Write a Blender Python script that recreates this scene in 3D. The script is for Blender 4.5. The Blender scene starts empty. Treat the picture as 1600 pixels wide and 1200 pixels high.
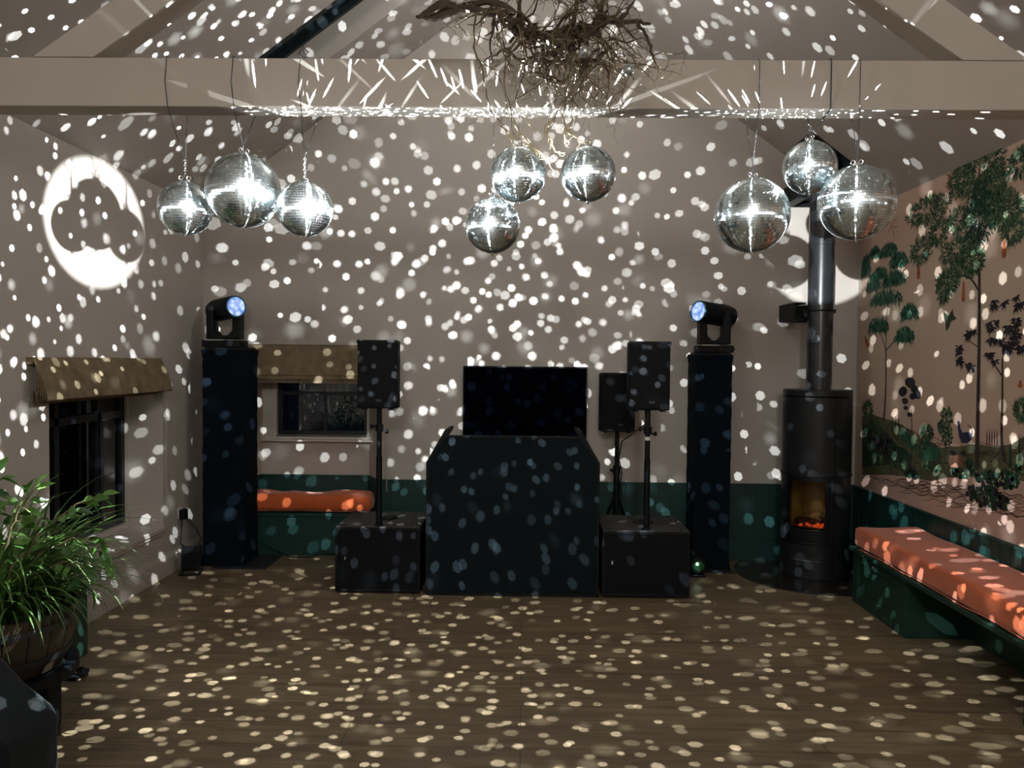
import bpy, bmesh, math, random
from mathutils import Vector, Matrix, noise
PI = math.pi
SC = bpy.context.scene
COL = SC.collection

# ------------------------------------------------------------------ camera
cam_d = bpy.data.cameras.new('camera')
cam = bpy.data.objects.new('camera', cam_d)
COL.objects.link(cam)
SC.camera = cam
cam_d.sensor_fit = 'HORIZONTAL'
cam_d.sensor_width = 36.0
cam_d.lens = 36.0 * 1239.4 / 1600
cam_d.clip_start = 0.05
_p, _y, _r = 0.0282, -0.0149, 0.0095
_f = Vector((math.sin(_y) * math.cos(_p), math.cos(_y) * math.cos(_p), -math.sin(_p)))
_R = Vector((math.cos(_y), -math.sin(_y), 0))
_U = _R.cross(_f)
_c, _s = math.cos(_r), math.sin(_r)
_R2, _U2 = _R * _c + _U * _s, _U * _c - _R * _s
_m = Matrix((_R2, _U2, -_f)).transposed().to_4x4()
_m.translation = Vector((0, 0, 1.5))
cam.matrix_world = _m

# ------------------------------------------------------------------ world, exposure
SC.view_settings.view_transform = 'Standard'
SC.view_settings.look = 'None'
SC.view_settings.gamma = 1.0
SC.view_settings.use_curve_mapping = False
SC.view_settings.exposure = 0.18
w = bpy.data.worlds.new('night')
SC.world = w
w.use_nodes = True
w.node_tree.nodes['Background'].inputs[0].default_value = (0.004, 0.006, 0.012, 1)
w.node_tree.nodes['Background'].inputs[1].default_value = 0.6
SC.cycles.max_bounces = 7
SC.cycles.diffuse_bounces = 4
SC.cycles.glossy_bounces = 3
SC.cycles.transparent_max_bounces = 6
SC.cycles.caustics_reflective = False
SC.cycles.caustics_refractive = False
SC.cycles.sample_clamp_indirect = 4.0
SC.cycles.use_denoising = True
try:
    SC.cycles.denoising_input_passes = 'RGB_ALBEDO_NORMAL'
    SC.cycles.denoising_prefilter = 'ACCURATE'
except Exception:
    pass

# room figures, metres
XL, XR, YB, YF = -2.46, 2.52, 6.05, -4.6
ZE, ZD, PITCH = 2.65, 0.587, 0.74
XM = (XL + XR) / 2
ZA = ZE + (XR - XM) * PITCH

# ball positions: x, y, z, radius
BALLS = {
    'L1': (-1.387, 3.235, 2.113, 0.108), 'L2': (-1.120, 3.15, 2.167, 0.145), 'L3': (-0.866, 3.12, 2.092, 0.108),
    'C1': (-0.030, 3.15, 2.237, 0.108), 'C2': (0.245, 3.15, 2.241, 0.108), 'C3': (-0.129, 3.15, 2.035, 0.108),
    'R1': (0.890, 3.15, 2.083, 0.145), 'R2': (1.158, 3.28, 2.303, 0.108), 'R3': (1.297, 3.15, 2.135, 0.145),
}

# ------------------------------------------------------------------ lights
class NG:
    """small helper for maths in node trees"""
    def __init__(self, nt):
        self.nt = nt
    def n(self, t, **kw):
        x = self.nt.nodes.new(t)
        for k, v in kw.items():
            setattr(x, k, v)
        return x
    def put(self, sock, v):
        if isinstance(v, (int, float)):
            sock.default_value = v
        else:
            self.nt.links.new(v, sock)
    def m(self, op, a, b=None, c=None, clamp=False):
        x = self.n('ShaderNodeMath', operation=op, use_clamp=clamp)
        self.put(x.inputs[0], a)
        if b is not None: self.put(x.inputs[1], b)
        if c is not None: self.put(x.inputs[2], c)
        return x.outputs[0]

def gobo_layer(g, sx, sy, sz, step, rad, soft, seed, keep, dim):
    """hexagon spots thrown by the rows of mirror tiles, as a function of direction"""
    lat = g.m('ARCSINE', g.m('MULTIPLY', sz, 0.9999))
    q = g.m('DIVIDE', lat, step)
    row = g.m('FLOOR', q)
    latc = g.m('MULTIPLY', g.m('ADD', row, 0.5), step)
    cl = g.m('COSINE', latc)
    n = g.m('MAXIMUM', g.m('ROUND', g.m('MULTIPLY', cl, 2 * PI / step)), 1.0)
    th = g.m('ADD', g.m('DIVIDE', g.m('ARCTAN2', sy, sx), 2 * PI), 0.5)
    c = g.m('MULTIPLY', th, n)
    colm = g.m('FLOOR', c)
    wn = g.n('ShaderNodeTexWhiteNoise', noise_dimensions='3D')
    cb = g.n('ShaderNodeCombineXYZ')
    g.put(cb.inputs[0], g.m('ADD', colm, 0.5)); g.put(cb.inputs[1], g.m('ADD', row, 0.5)); cb.inputs[2].default_value = seed + 0.5
    g.nt.links.new(cb.outputs[0], wn.inputs['Vector'])
    sp = g.n('ShaderNodeSeparateColor')
    g.nt.links.new(wn.outputs['Color'], sp.inputs[0])
    r1, r2, r3, r4 = sp.outputs[0], sp.outputs[1], sp.outputs[2], wn.outputs['Value']
    jit = step - 2.3 * rad
    u = g.m('MULTIPLY', g.m('SUBTRACT', g.m('FRACT', c), 0.5), g.m('DIVIDE', g.m('MULTIPLY', cl, 2 * PI), n))
    u = g.m('SUBTRACT', u, g.m('MULTIPLY', g.m('SUBTRACT', r1, 0.5), jit))
    v = g.m('SUBTRACT', g.m('SUBTRACT', lat, latc), g.m('MULTIPLY', g.m('SUBTRACT', r2, 0.5), jit))
    au, av = g.m('ABSOLUTE', u), g.m('ABSOLUTE', v)
    hx = g.m('MAXIMUM', au, g.m('ADD', g.m('MULTIPLY', au, 0.5), g.m('MULTIPLY', av, 0.866)))
    rr = g.m('MULTIPLY', g.m('ADD', g.m('MULTIPLY', r3, 0.4), 0.7), rad)
    d = g.m('DIVIDE', g.m('SUBTRACT', rr, hx), soft * rad, clamp=True)
    on = g.m('LESS_THAN', r4, keep)
    lev = g.m('MULTIPLY', g.m('ADD', g.m('MULTIPLY', r1, 0.78), 0.22), dim)
    return g.m('MULTIPLY', g.m('MULTIPLY', d, on), lev)

def gobo_light(name, loc, power, layers, fill_level, color=(0.88, 0.95, 1.0), rot=(0, 0, 0)):
    ld = bpy.data.lights.new(name, 'POINT')
    ld.energy = power
    ld.color = color
    ld.shadow_soft_size = 0.0
    ld.use_nodes = True
    nt = ld.node_tree
    nt.nodes.clear()
    g = NG(nt)
    geo = g.n('ShaderNodeNewGeometry')
    vr = g.n('ShaderNodeVectorRotate', rotation_type='EULER_XYZ')
    vr.inputs['Rotation'].default_value = rot
    nt.links.new(geo.outputs['Incoming'], vr.inputs['Vector'])
    s = g.n('ShaderNodeSeparateXYZ')
    nt.links.new(vr.outputs[0], s.inputs[0])
    acc = fill_level
    for L in layers:
        t = gobo_layer(g, s.outputs[0], s.outputs[1], s.outputs[2], *L)
        acc = g.m('ADD', t, acc)
    em = g.n('ShaderNodeEmission')
    g.put(em.inputs['Strength'], acc)
    out = g.n('ShaderNodeOutputLight')
    nt.links.new(em.outputs[0], out.inputs[0])
    o = bpy.data.objects.new(name, ld)
    o.location = loc
    COL.objects.link(o)
    return o

# (step, radius, soft edge, seed, share kept, brightness)
GP = 1080.0  # added point lamps beside the balls stand in for the tile reflections
HZ = 0.0025  # even fill glow added under the spots of each lamp
gobo_light('added_glint_lamp', (-1.00, 3.05, 2.13), GP * 1.0, [(0.080, 0.0106, 0.16, 3, 0.85, 1.0), (0.21, 0.022, 0.7, 5, 0.7, 0.30)], HZ, rot=(0.35, 0.1, 0.3))
gobo_light('added_glint_lamp', (-0.735, 3.05, 2.10), GP * 0.9, [(0.086, 0.0098, 0.16, 13, 0.85, 0.9), (0.19, 0.020, 0.6, 15, 0.7, 0.32)], HZ, rot=(1.0, 0.6, 0.9))
gobo_light('added_glint_lamp', (-0.16, 3.05, 2.19), GP * 0.9, [(0.083, 0.0104, 0.16, 23, 0.85, 1.0), (0.22, 0.024, 0.7, 25, 0.7, 0.26)], HZ, rot=(0.2, 0.9, 1.9))
gobo_light('added_glint_lamp', (0.11, 3.04, 2.20), GP * 0.9, [(0.086, 0.0100, 0.16, 33, 0.85, 0.95), (0.26, 0.027, 0.8, 35, 0.7, 0.2)], HZ, rot=(1.4, 0.3, 0.4))
gobo_light('added_glint_lamp', (1.02, 3.06, 2.22), GP * 0.85, [(0.083, 0.0100, 0.16, 43, 0.75, 0.95), (0.20, 0.022, 0.7, 45, 0.7, 0.24)], HZ, rot=(0.7, 1.3, 0.2))
gobo_light('added_glint_lamp', (-0.98, 3.31, 2.02), GP * 0.8, [(0.086, 0.0102, 0.16, 53, 0.8, 0.95), (0.20, 0.022, 0.7, 55, 0.7, 0.24)], HZ * .4, rot=(0.1, 1.0, 2.2))
gobo_light('added_glint_lamp', (0.08, 3.31, 2.11), GP * 0.8, [(0.086, 0.0102, 0.16, 63, 0.8, 0.95), (0.20, 0.022, 0.7, 65, 0.7, 0.24)], HZ * .4, rot=(1.9, 0.2, 1.2))

# soft unseen fill lights, added to lift the walls' even tone
ld = bpy.data.lights.new('rear_fill_light', 'POINT'); ld.energy = 225; ld.shadow_soft_size = 0.35; ld.color = (1.0, 0.97, 0.93)
o = bpy.data.objects.new('rear_fill_light', ld); o.location = (0.1, -3.0, 3.1); COL.objects.link(o)
ld = bpy.data.lights.new('high_fill_light', 'POINT'); ld.energy = 27; ld.shadow_soft_size = 0.30; ld.color = (1.0, 0.97, 0.93)  # second added fill, unseen, high past the tie beam
o = bpy.data.objects.new('high_fill_light', ld); o.location = (0.05, 4.3, 3.8); COL.objects.link(o)

def spot(name, loc, target, half_deg, power, radius=0.02, blend=0.04, color=(0.95, 0.98, 1.0)):
    ld = bpy.data.lights.new(name, 'SPOT')
    ld.energy = power
    ld.spot_size = math.radians(2 * half_deg)
    ld.spot_blend = blend
    ld.shadow_soft_size = radius
    ld.color = color
    o = bpy.data.objects.new(name, ld)
    o.location = loc
    o.rotation_euler = (Vector(target) - Vector(loc)).to_track_quat('-Z', 'Y').to_euler()
    COL.objects.link(o)
    return o

SA = (2.36, -0.44, 1.77)
SB = (-1.70, -3.80, 1.63)
spot('beam_light', SA, (-2.46, 4.54, 2.27), 3.05, 6500)
spot('beam_light', SB, (2.24, 6.05, 2.37), 2.3, 6200)
for k in ('L1', 'L2', 'L3'):  # extra narrow spots, added to brighten the left balls
    spot('beam_light', (1.6, -1.6, 1.8), BALLS[k][:3], 1.0, 52000 if k == 'L3' else 16000, blend=0.4)
SCN = (-2.0, -2.6, 1.8)  # unseen source, added to brighten the middle balls
for k in ('C1', 'C2', 'C3'):
    b = BALLS[k]
    spot('beam_light', SCN, b[:3], 0.85, 16000, blend=0.4)

# ------------------------------------------------------------------ materials
def mat(name, col, rough=0.5, metal=0.0, spec=0.5, var=0.0, vscale=6.0, bump=0.0, bscale=60.0, emit=None, estr=0.0, sheen=0.0, coat=0.0):
    m = bpy.data.materials.new(name)
    m.use_nodes = True
    nt = m.node_tree
    b = nt.nodes['Principled BSDF']
    b.inputs['Base Color'].default_value = (*col, 1)
    b.inputs['Roughness'].default_value = rough
    b.inputs['Metallic'].default_value = metal
    b.inputs['Specular IOR Level'].default_value = spec
    b.inputs['Sheen Weight'].default_value = sheen
    b.inputs['Coat Weight'].default_value = coat
    if emit:
        b.inputs['Emission Color'].default_value = (*emit, 1)
        b.inputs['Emission Strength'].default_value = estr
    tc = nt.nodes.new('ShaderNodeTexCoord')
    if var:
        n = nt.nodes.new('ShaderNodeTexNoise')
        n.inputs['Scale'].default_value = vscale
        n.inputs['Detail'].default_value = 4
        nt.links.new(tc.outputs['Object'], n.inputs['Vector'])
        r = nt.nodes.new('ShaderNodeValToRGB')
        r.color_ramp.elements[0].position = 0.3
        r.color_ramp.elements[1].position = 0.7
        r.color_ramp.elements[0].color = (*[max(0, c * (1 - var)) for c in col], 1)
        r.color_ramp.elements[1].color = (*[min(1, c * (1 + var)) for c in col], 1)
        nt.links.new(n.outputs[0], r.inputs[0])
        nt.links.new(r.outputs[0], b.inputs['Base Color'])
    if bump:
        n2 = nt.nodes.new('ShaderNodeTexNoise')
        n2.inputs['Scale'].default_value = bscale
        n2.inputs['Detail'].default_value = 5
        nt.links.new(tc.outputs['Object'], n2.inputs['Vector'])
        bp = nt.nodes.new('ShaderNodeBump')
        bp.inputs['Strength'].default_value = bump
        bp.inputs['Distance'].default_value = 0.004
        nt.links.new(n2.outputs[0], bp.inputs['Height'])
        nt.links.new(bp.outputs[0], b.inputs['Normal'])
    return m

M = {}
WALLC = (0.50, 0.462, 0.418)
M['wall'] = mat('wall_paint', WALLC, 0.85, spec=0.2, var=0.03, vscale=1.5, bump=0.05, bscale=120)
M['ceil'] = mat('ceiling_paint', (0.50, 0.465, 0.425), 0.85, spec=0.2, var=0.03, vscale=1.2)
M['beam'] = mat('beam_paint', (0.50, 0.455, 0.395), 0.7, spec=0.25, var=0.04, vscale=2.0)
M['trim'] = mat('trim_paint', (0.56, 0.51, 0.46), 0.5, spec=0.35)
M['green'] = mat('green_paint', (0.010, 0.045, 0.040), 0.45, spec=0.4, var=0.08, vscale=3)
M['benchgreen'] = mat('bench_green_paint', (0.010, 0.036, 0.026), 0.45, spec=0.4, var=0.08, vscale=3)
M['orange'] = mat('terracotta_velvet', (0.56, 0.115, 0.032), 0.8, spec=0.2, var=0.10, vscale=9, bump=0.25, bscale=14, sheen=0.3)
M['blind'] = mat('blind_linen', (0.195, 0.152, 0.092), 0.8, spec=0.15, var=0.22, vscale=14, bump=0.3, bscale=80)
M['black'] = mat('black_plastic', (0.0035, 0.005, 0.007), 0.5, spec=0.22)
M['blackmat'] = mat('black_textured_paint', (0.0035, 0.0050, 0.0075), 0.65, spec=0.15, bump=0.3, bscale=300)
M['subtop'] = mat('sub_top_paint', (0.040, 0.038, 0.036), 0.65, spec=0.3, var=0.15, vscale=9)  # paler brown-grey than the cabinet sides
M['scrim'] = mat('black_scrim', (0.0035, 0.0075, 0.0125), 0.9, spec=0.08, var=0.12, vscale=8)
M['booth'] = mat('booth_scrim', (0.0075, 0.0125, 0.0155), 0.85, spec=0.10)
M['metal'] = mat('dark_steel', (0.05, 0.052, 0.055), 0.4, metal=0.6)
M['chrome'] = mat('chrome', (0.8, 0.8, 0.82), 0.2, metal=1.0)
M['screen'] = mat('tv_screen', (0.0008, 0.0012, 0.003), 0.10, spec=0.04)
M['white'] = mat('white_plastic', (0.75, 0.75, 0.73), 0.4)
M['stove'] = mat('stove_steel', (0.012, 0.014, 0.016), 0.42, spec=0.3, var=0.05, vscale=5)
M['pipe'] = mat('flue_enamel', (0.020, 0.023, 0.027), 0.26, spec=0.6)
M['inner'] = mat('fire_brick', (0.22, 0.18, 0.10), 0.9, var=0.25, vscale=12)
M['log'] = mat('charred_log', (0.09, 0.065, 0.035), 0.9, var=0.5, vscale=40, bump=0.6, bscale=60)
M['ember'] = mat('ember', (0.2, 0.02, 0.0), 0.9, emit=(1.0, 0.12, 0.03), estr=1.0)
M['bark'] = mat('driftwood_bark', (0.060, 0.042, 0.024), 0.75, var=0.35, vscale=18, bump=0.7, bscale=45)
M['twig'] = mat('driftwood_twig', (0.13, 0.10, 0.05), 0.7, var=0.3, vscale=25)
M['root'] = mat('pale_root', (0.55, 0.46, 0.26), 0.7, var=0.15, vscale=25)  # pale tone carries the glow of the nearby balls in its colour
M['barrel'] = mat('barrel_wood', (0.032, 0.022, 0.015), 0.45, var=0.4, vscale=7, bump=0.3, bscale=30)
M['soil'] = mat('soil', (0.02, 0.013, 0.008), 0.95, var=0.4, vscale=60, bump=1.0, bscale=80)
M['stem'] = mat('plant_stem', (0.18, 0.14, 0.07), 0.7)
M['velvet'] = mat('dark_velvet', (0.0035, 0.0065, 0.0070), 0.8, spec=0.15, var=0.2, vscale=5, sheen=0.04, bump=0.2, bscale=200)
M['lensrim'] = mat('lens_coating', (0.10, 0.25, 0.35), 0.15, metal=0.8)
M['tileback'] = mat('ball_core', (0.02, 0.022, 0.025), 0.6)

def leaf_mat(name, a, b):
    m = mat(name, a, 0.42, spec=0.5)
    nt = m.node_tree
    geo = nt.nodes.new('ShaderNodeNewGeometry')
    r = nt.nodes.new('ShaderNodeValToRGB')
    r.color_ramp.elements[0].color = (*a, 1)
    r.color_ramp.elements[1].color = (*b, 1)
    nt.links.new(geo.outputs['Random Per Island'], r.inputs[0])
    bs = nt.nodes['Principled BSDF']
    nt.links.new(r.outputs[0], bs.inputs['Base Color'])
    tr = nt.nodes.new('ShaderNodeBsdfTranslucent')
    nt.links.new(r.outputs[0], tr.inputs[0])
    mx = nt.nodes.new('ShaderNodeMixShader')
    mx.inputs[0].default_value = 0.25
    nt.links.new(bs.outputs[0], mx.inputs[1]); nt.links.new(tr.outputs[0], mx.inputs[2])
    nt.links.new(mx.outputs[0], nt.nodes['Material Output'].inputs[0])
    return m
M['blade'] = leaf_mat('grass_blade', (0.020, 0.052, 0.012), (0.12, 0.24, 0.05))
M['leaf'] = leaf_mat('ficus_leaf', (0.020, 0.070, 0.014), (0.14, 0.30, 0.06))

def mirror_mat():
    m = bpy.data.materials.new('mirror_tile')
    m.use_nodes = True
    nt = m.node_tree
    nt.nodes.clear()
    out = nt.nodes.new('ShaderNodeOutputMaterial')
    geo = nt.nodes.new('ShaderNodeNewGeometry')
    tg = nt.nodes.new('ShaderNodeTangent'); tg.direction_type = 'RADIAL'; tg.axis = 'Z'
    mr = nt.nodes.new('ShaderNodeMapRange')
    mr.inputs['To Min'].default_value = 0.03; mr.inputs['To Max'].default_value = 0.16
    nt.links.new(geo.outputs['Random Per Island'], mr.inputs['Value'])
    def gl(rough, an=0.0, rot=0.0):
        g_ = nt.nodes.new('ShaderNodeBsdfAnisotropic')
        g_.inputs['Color'].default_value = (0.84, 0.94, 0.96, 1)
        g_.inputs['Roughness'].default_value = rough
        g_.inputs['Anisotropy'].default_value = an
        g_.inputs['Rotation'].default_value = rot
        nt.links.new(tg.outputs[0], g_.inputs['Tangent'])
        return g_
    a0, a1, a2, a3 = gl(.06), gl(.42, .90, 0.0), gl(.42, .90, .25), gl(.30)
    nt.links.new(mr.outputs[0], a0.inputs['Roughness'])
    m1 = nt.nodes.new('ShaderNodeMixShader'); m1.inputs[0].default_value = .5
    nt.links.new(a1.outputs[0], m1.inputs[1]); nt.links.new(a2.outputs[0], m1.inputs[2])
    m2 = nt.nodes.new('ShaderNodeMixShader'); m2.inputs[0].default_value = .22
    nt.links.new(a0.outputs[0], m2.inputs[1]); nt.links.new(m1.outputs[0], m2.inputs[2])
    m3 = nt.nodes.new('ShaderNodeMixShader'); m3.inputs[0].default_value = .07
    nt.links.new(m2.outputs[0], m3.inputs[1]); nt.links.new(a3.outputs[0], m3.inputs[2])
    nt.links.new(m3.outputs[0], out.inputs[0])
    return m
M['mirror'] = mirror_mat()

def glass_mat(name, tint, refl=1.5):
    m = bpy.data.materials.new(name)
    m.use_nodes = True
    nt = m.node_tree
    nt.nodes.clear()
    out = nt.nodes.new('ShaderNodeOutputMaterial')
    t = nt.nodes.new('ShaderNodeBsdfTransparent'); t.inputs[0].default_value = (*tint, 1)
    gl = nt.nodes.new('ShaderNodeBsdfGlossy'); gl.inputs['Roughness'].default_value = 0.02
    fr = nt.nodes.new('ShaderNodeFresnel'); fr.inputs[0].default_value = refl
    mx = nt.nodes.new('ShaderNodeMixShader')
    nt.links.new(fr.outputs[0], mx.inputs[0]); nt.links.new(t.outputs[0], mx.inputs[1]); nt.links.new(gl.outputs[0], mx.inputs[2])
    nt.links.new(mx.outputs[0], out.inputs[0])
    return m
M['glass'] = glass_mat('window_glass', (0.55, 0.6, 0.62), 1.9)
M['stoveglass'] = glass_mat('stove_glass', (0.55, 0.50, 0.40), 1.35)
M['hearth'] = mat('hearth_glass', (0.022, 0.020, 0.018), 0.12, spec=0.5)

def lens_mat():
    m = mat('lamp_lens', (0.1, 0.15, 0.3), 0.1)
    nt = m.node_tree
    b = nt.nodes['Principled BSDF']
    tc = nt.nodes.new('ShaderNodeTexCoord')
    v = nt.nodes.new('ShaderNodeTexVoronoi'); v.inputs['Scale'].default_value = 26
    nt.links.new(tc.outputs['Object'], v.inputs['Vector'])
    r = nt.nodes.new('ShaderNodeValToRGB')
    r.color_ramp.elements[0].color = (0.75, 0.88, 1, 1); r.color_ramp.elements[1].color = (0.10, 0.22, 0.62, 1)
    r.color_ramp.elements[1].position = 0.75
    nt.links.new(v.outputs['Distance'], r.inputs[0])
    nt.links.new(r.outputs[0], b.inputs['Emission Color'])
    b.inputs['Emission Strength'].default_value = 1.0
    return m
M['lens'] = lens_mat()

def floor_mat():
    m = mat('oak_boards', (0.1, 0.08, 0.05), 0.42, spec=0.4)
    nt = m.node_tree
    b = nt.nodes['Principled BSDF']
    tc = nt.nodes.new('ShaderNodeTexCoord')
    br = nt.nodes.new('ShaderNodeTexBrick')
    br.offset = 0.37; br.offset_frequency = 2
    br.inputs['Scale'].default_value = 1.0
    br.inputs['Brick Width'].default_value = 1.9
    br.inputs['Row Height'].default_value = 0.19
    br.inputs['Mortar Size'].default_value = 0.0018
    br.inputs['Mortar Smooth'].default_value = 0.1
    br.inputs['Bias'].default_value = 0.0
    br.inputs['Color1'].default_value = (0.170, 0.132, 0.082, 1)
    br.inputs['Color2'].default_value = (0.240, 0.190, 0.118, 1)
    br.inputs['Mortar'].default_value = (0.03, 0.022, 0.015, 1)
    nt.links.new(tc.outputs['Object'], br.inputs['Vector'])
    mp = nt.nodes.new('ShaderNodeMapping'); mp.inputs['Scale'].default_value = (1.0, 9.0, 1)
    nt.links.new(tc.outputs['Object'], mp.inputs[0])
    n = nt.nodes.new('ShaderNodeTexNoise'); n.inputs['Scale'].default_value = 3.0; n.inputs['Detail'].default_value = 8; n.inputs['Distortion'].default_value = 0.6
    nt.links.new(mp.outputs[0], n.inputs['Vector'])
    r = nt.nodes.new('ShaderNodeValToRGB')
    r.color_ramp.elements[0].position = 0.3; r.color_ramp.elements[0].color = (0.55, 0.52, 0.50, 1)
    r.color_ramp.elements[1].position = 0.75; r.color_ramp.elements[1].color = (1.15, 1.12, 1.05, 1)
    nt.links.new(n.outputs[0], r.inputs[0])
    mx = nt.nodes.new('ShaderNodeMix'); mx.data_type = 'RGBA'; mx.blend_type = 'MULTIPLY'; mx.inputs['Factor'].default_value = 1
    nt.links.new(br.outputs['Color'], mx.inputs['A']); nt.links.new(r.outputs[0], mx.inputs['B'])
    nt.links.new(mx.outputs['Result'], b.inputs['Base Color'])
    bp = nt.nodes.new('ShaderNodeBump'); bp.inputs['Strength'].default_value = 0.25; bp.inputs['Distance'].default_value = 0.003
    nt.links.new(n.outputs[0], bp.inputs['Height']); nt.links.new(bp.outputs[0], b.inputs['Normal'])
    return m
M['floor'] = floor_mat()

def grille_mat():
    m = mat('speaker_grille', (0.006, 0.008, 0.011), 0.55, spec=0.12)
    nt = m.node_tree
    b = nt.nodes['Principled BSDF']
    tc = nt.nodes.new('ShaderNodeTexCoord')
    v = nt.nodes.new('ShaderNodeTexVoronoi'); v.feature = 'F1'; v.inputs['Randomness'].default_value = 0.0; v.inputs['Scale'].default_value = 200
    nt.links.new(tc.outputs['Object'], v.inputs['Vector'])
    r = nt.nodes.new('ShaderNodeValToRGB')
    r.color_ramp.elements[0].position = 0.38; r.color_ramp.elements[0].color = (0.001, 0.001, 0.001, 1)
    r.color_ramp.elements[1].position = 0.5; r.color_ramp.elements[1].color = (0.010, 0.013, 0.018, 1)
    nt.links.new(v.outputs['Distance'], r.inputs[0]); nt.links.new(r.outputs[0], b.inputs['Base Color'])
    return m
M['grille'] = grille_mat()

# ------------------------------------------------------------------ mesh helpers
class MB:
    def __init__(self):
        self.v = []; self.f = []; self.mi = []; self.cur = 0; self.T = Matrix.Identity(4)
    def add(self, vs, fs):
        o = len(self.v)
        self.v += [tuple(self.T @ Vector(p)) for p in vs]
        self.f += [tuple(i + o for i in q) for q in fs]
        self.mi += [self.cur] * len(fs)
    def box(self, a, b):
        x0, y0, z0 = a; x1, y1, z1 = b
        self.add([(x0,y0,z0),(x1,y0,z0),(x1,y1,z0),(x0,y1,z0),(x0,y0,z1),(x1,y0,z1),(x1,y1,z1),(x0,y1,z1)],
                 [(3,2,1,0),(4,5,6,7),(0,1,5,4),(1,2,6,5),(2,3,7,6),(3,0,4,7)])
    def prism(self, poly, fn, d0, d1):
        """poly 2D points, fn(u,v,d)->xyz"""
        n = len(poly)
        vs = [fn(u, v, d0) for u, v in poly] + [fn(u, v, d1) for u, v in poly]
        fs = [tuple(range(n))[::-1], tuple(range(n, 2 * n))] + [(i, (i + 1) % n, n + (i + 1) % n, n + i) for i in range(n)]
        self.add(vs, fs)
    def cyl(self, p0, p1, r0, r1=None, seg=16, caps=True):
        r1 = r0 if r1 is None else r1
        p0, p1 = Vector(p0), Vector(p1)
        d = (p1 - p0).normalized()
        a = d.orthogonal().normalized(); b = d.cross(a)
        vs = []
        for p, r in ((p0, r0), (p1, r1)):
            for i in range(seg):
                t = 2 * PI * i / seg
                vs.append(p + a * (r * math.cos(t)) + b * (r * math.sin(t)))
        fs = [(i, (i + 1) % seg, seg + (i + 1) % seg, seg + i) for i in range(seg)]
        if caps: fs += [tuple(range(seg))[::-1], tuple(range(seg, 2 * seg))]
        self.add(vs, fs)
    def tube(self, pts, rs, seg=6, caps=True):
        pts = [Vector(p) for p in pts]
        if isinstance(rs, (int, float)): rs = [rs] * len(pts)
        n = len(pts); vs = []; a = None
        for i, p in enumerate(pts):
            d = (pts[min(i + 1, n - 1)] - pts[max(i - 1, 0)])
            if d.length < 1e-9: d = Vector((0, 0, 1))
            d.normalize()
            if a is None: a = d.orthogonal().normalized()
            else:
                a = a - d * a.dot(d)
                a = a.normalized() if a.length > 1e-6 else d.orthogonal().normalized()
            b = d.cross(a)
            for k in range(seg):
                t = 2 * PI * k / seg
                vs.append(p + a * (rs[i] * math.cos(t)) + b * (rs[i] * math.sin(t)))
        fs = []
        for i in range(n - 1):
            for k in range(seg):
                fs.append((i * seg + k, i * seg + (k + 1) % seg, (i + 1) * seg + (k + 1) % seg, (i + 1) * seg + k))
        if caps: fs += [tuple(range(seg))[::-1], tuple(range((n - 1) * seg, n * seg))]
        self.add(vs, fs)
    def lathe(self, prof, seg=32, c=(0, 0, 0)):
        """prof list of (r,z); closed if r==0 at ends"""
        vs = []; fs = []; n = len(prof)
        for r, z in prof:
            for k in range(seg):
                t = 2 * PI * k / seg
                vs.append((c[0] + r * math.cos(t), c[1] + r * math.sin(t), c[2] + z))
        for i in range(n - 1):
            for k in range(seg):
                fs.append((i * seg + k, i * seg + (k + 1) % seg, (i + 1) * seg + (k + 1) % seg, (i + 1) * seg + k))
        self.add(vs, fs)
    def torus(self, c, R, r, axis='z', seg=20, sub=8):
        pts = []
        for i in range(seg + 1):
            t = 2 * PI * i / seg
            u, v = R * math.cos(t), R * math.sin(t)
            p = {'z': (u, v, 0), 'y': (u, 0, v), 'x': (0, u, v)}[axis]
            pts.append(Vector(c) + Vector(p))
        self.tube(pts, r, sub, False)
    def build(self, name, mats, parent=None, bevel=0.0, smooth=False, subsurf=0, local=None):
        me = bpy.data.meshes.new(name)
        vs = self.v
        if local is not None:
            lx, ly, lz = local
            vs = [(p[0] - lx, p[1] - ly, p[2] - lz) for p in vs]
        me.from_pydata(vs, [], self.f)
        if not isinstance(mats, (list, tuple)): mats = [mats]
        for m in mats: me.materials.append(m)
        if len(mats) > 1: me.polygons.foreach_set('material_index', self.mi)
        me.update()
        bm = bmesh.new(); bm.from_mesh(me)
        if len(bm.faces) < 30000: bmesh.ops.recalc_face_normals(bm, faces=bm.faces)
        bm.to_mesh(me); bm.free()
        if smooth:
            me.polygons.foreach_set('use_smooth', [True] * len(me.polygons))
            me.set_sharp_from_angle(angle=math.radians(42))
        o = bpy.data.objects.new(name, me)
        if local is not None: o.location = local
        COL.objects.link(o)
        if parent is not None: o.parent = parent
        if bevel:
            md = o.modifiers.new('bevel', 'BEVEL'); md.width = bevel; md.segments = 2; md.limit_method = 'ANGLE'; md.angle_limit = math.radians(40)
        if subsurf:
            md = o.modifiers.new('sub', 'SUBSURF'); md.levels = subsurf; md.render_levels = subsurf
        return o

def tag(o, label, cat, group=None, kind=None):
    o['label'] = label; o['category'] = cat
    if group: o['group'] = group
    if kind: o['kind'] = kind
    return o
def thing(name, loc, label, cat, group=None, rz=0.0):
    o = bpy.data.objects.new(name, None)
    o.empty_display_size = 0.1
    o.location = loc; o.rotation_euler = (0, 0, rz)
    COL.objects.link(o)
    return tag(o, label, cat, group)
def struct(o, label, cat):
    return tag(o, label, cat, None, 'structure')
def one(name, mats, fn, parent=None, **kw):
    b = MB(); fn(b)
    return b.build(name, mats, parent, **kw)
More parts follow.
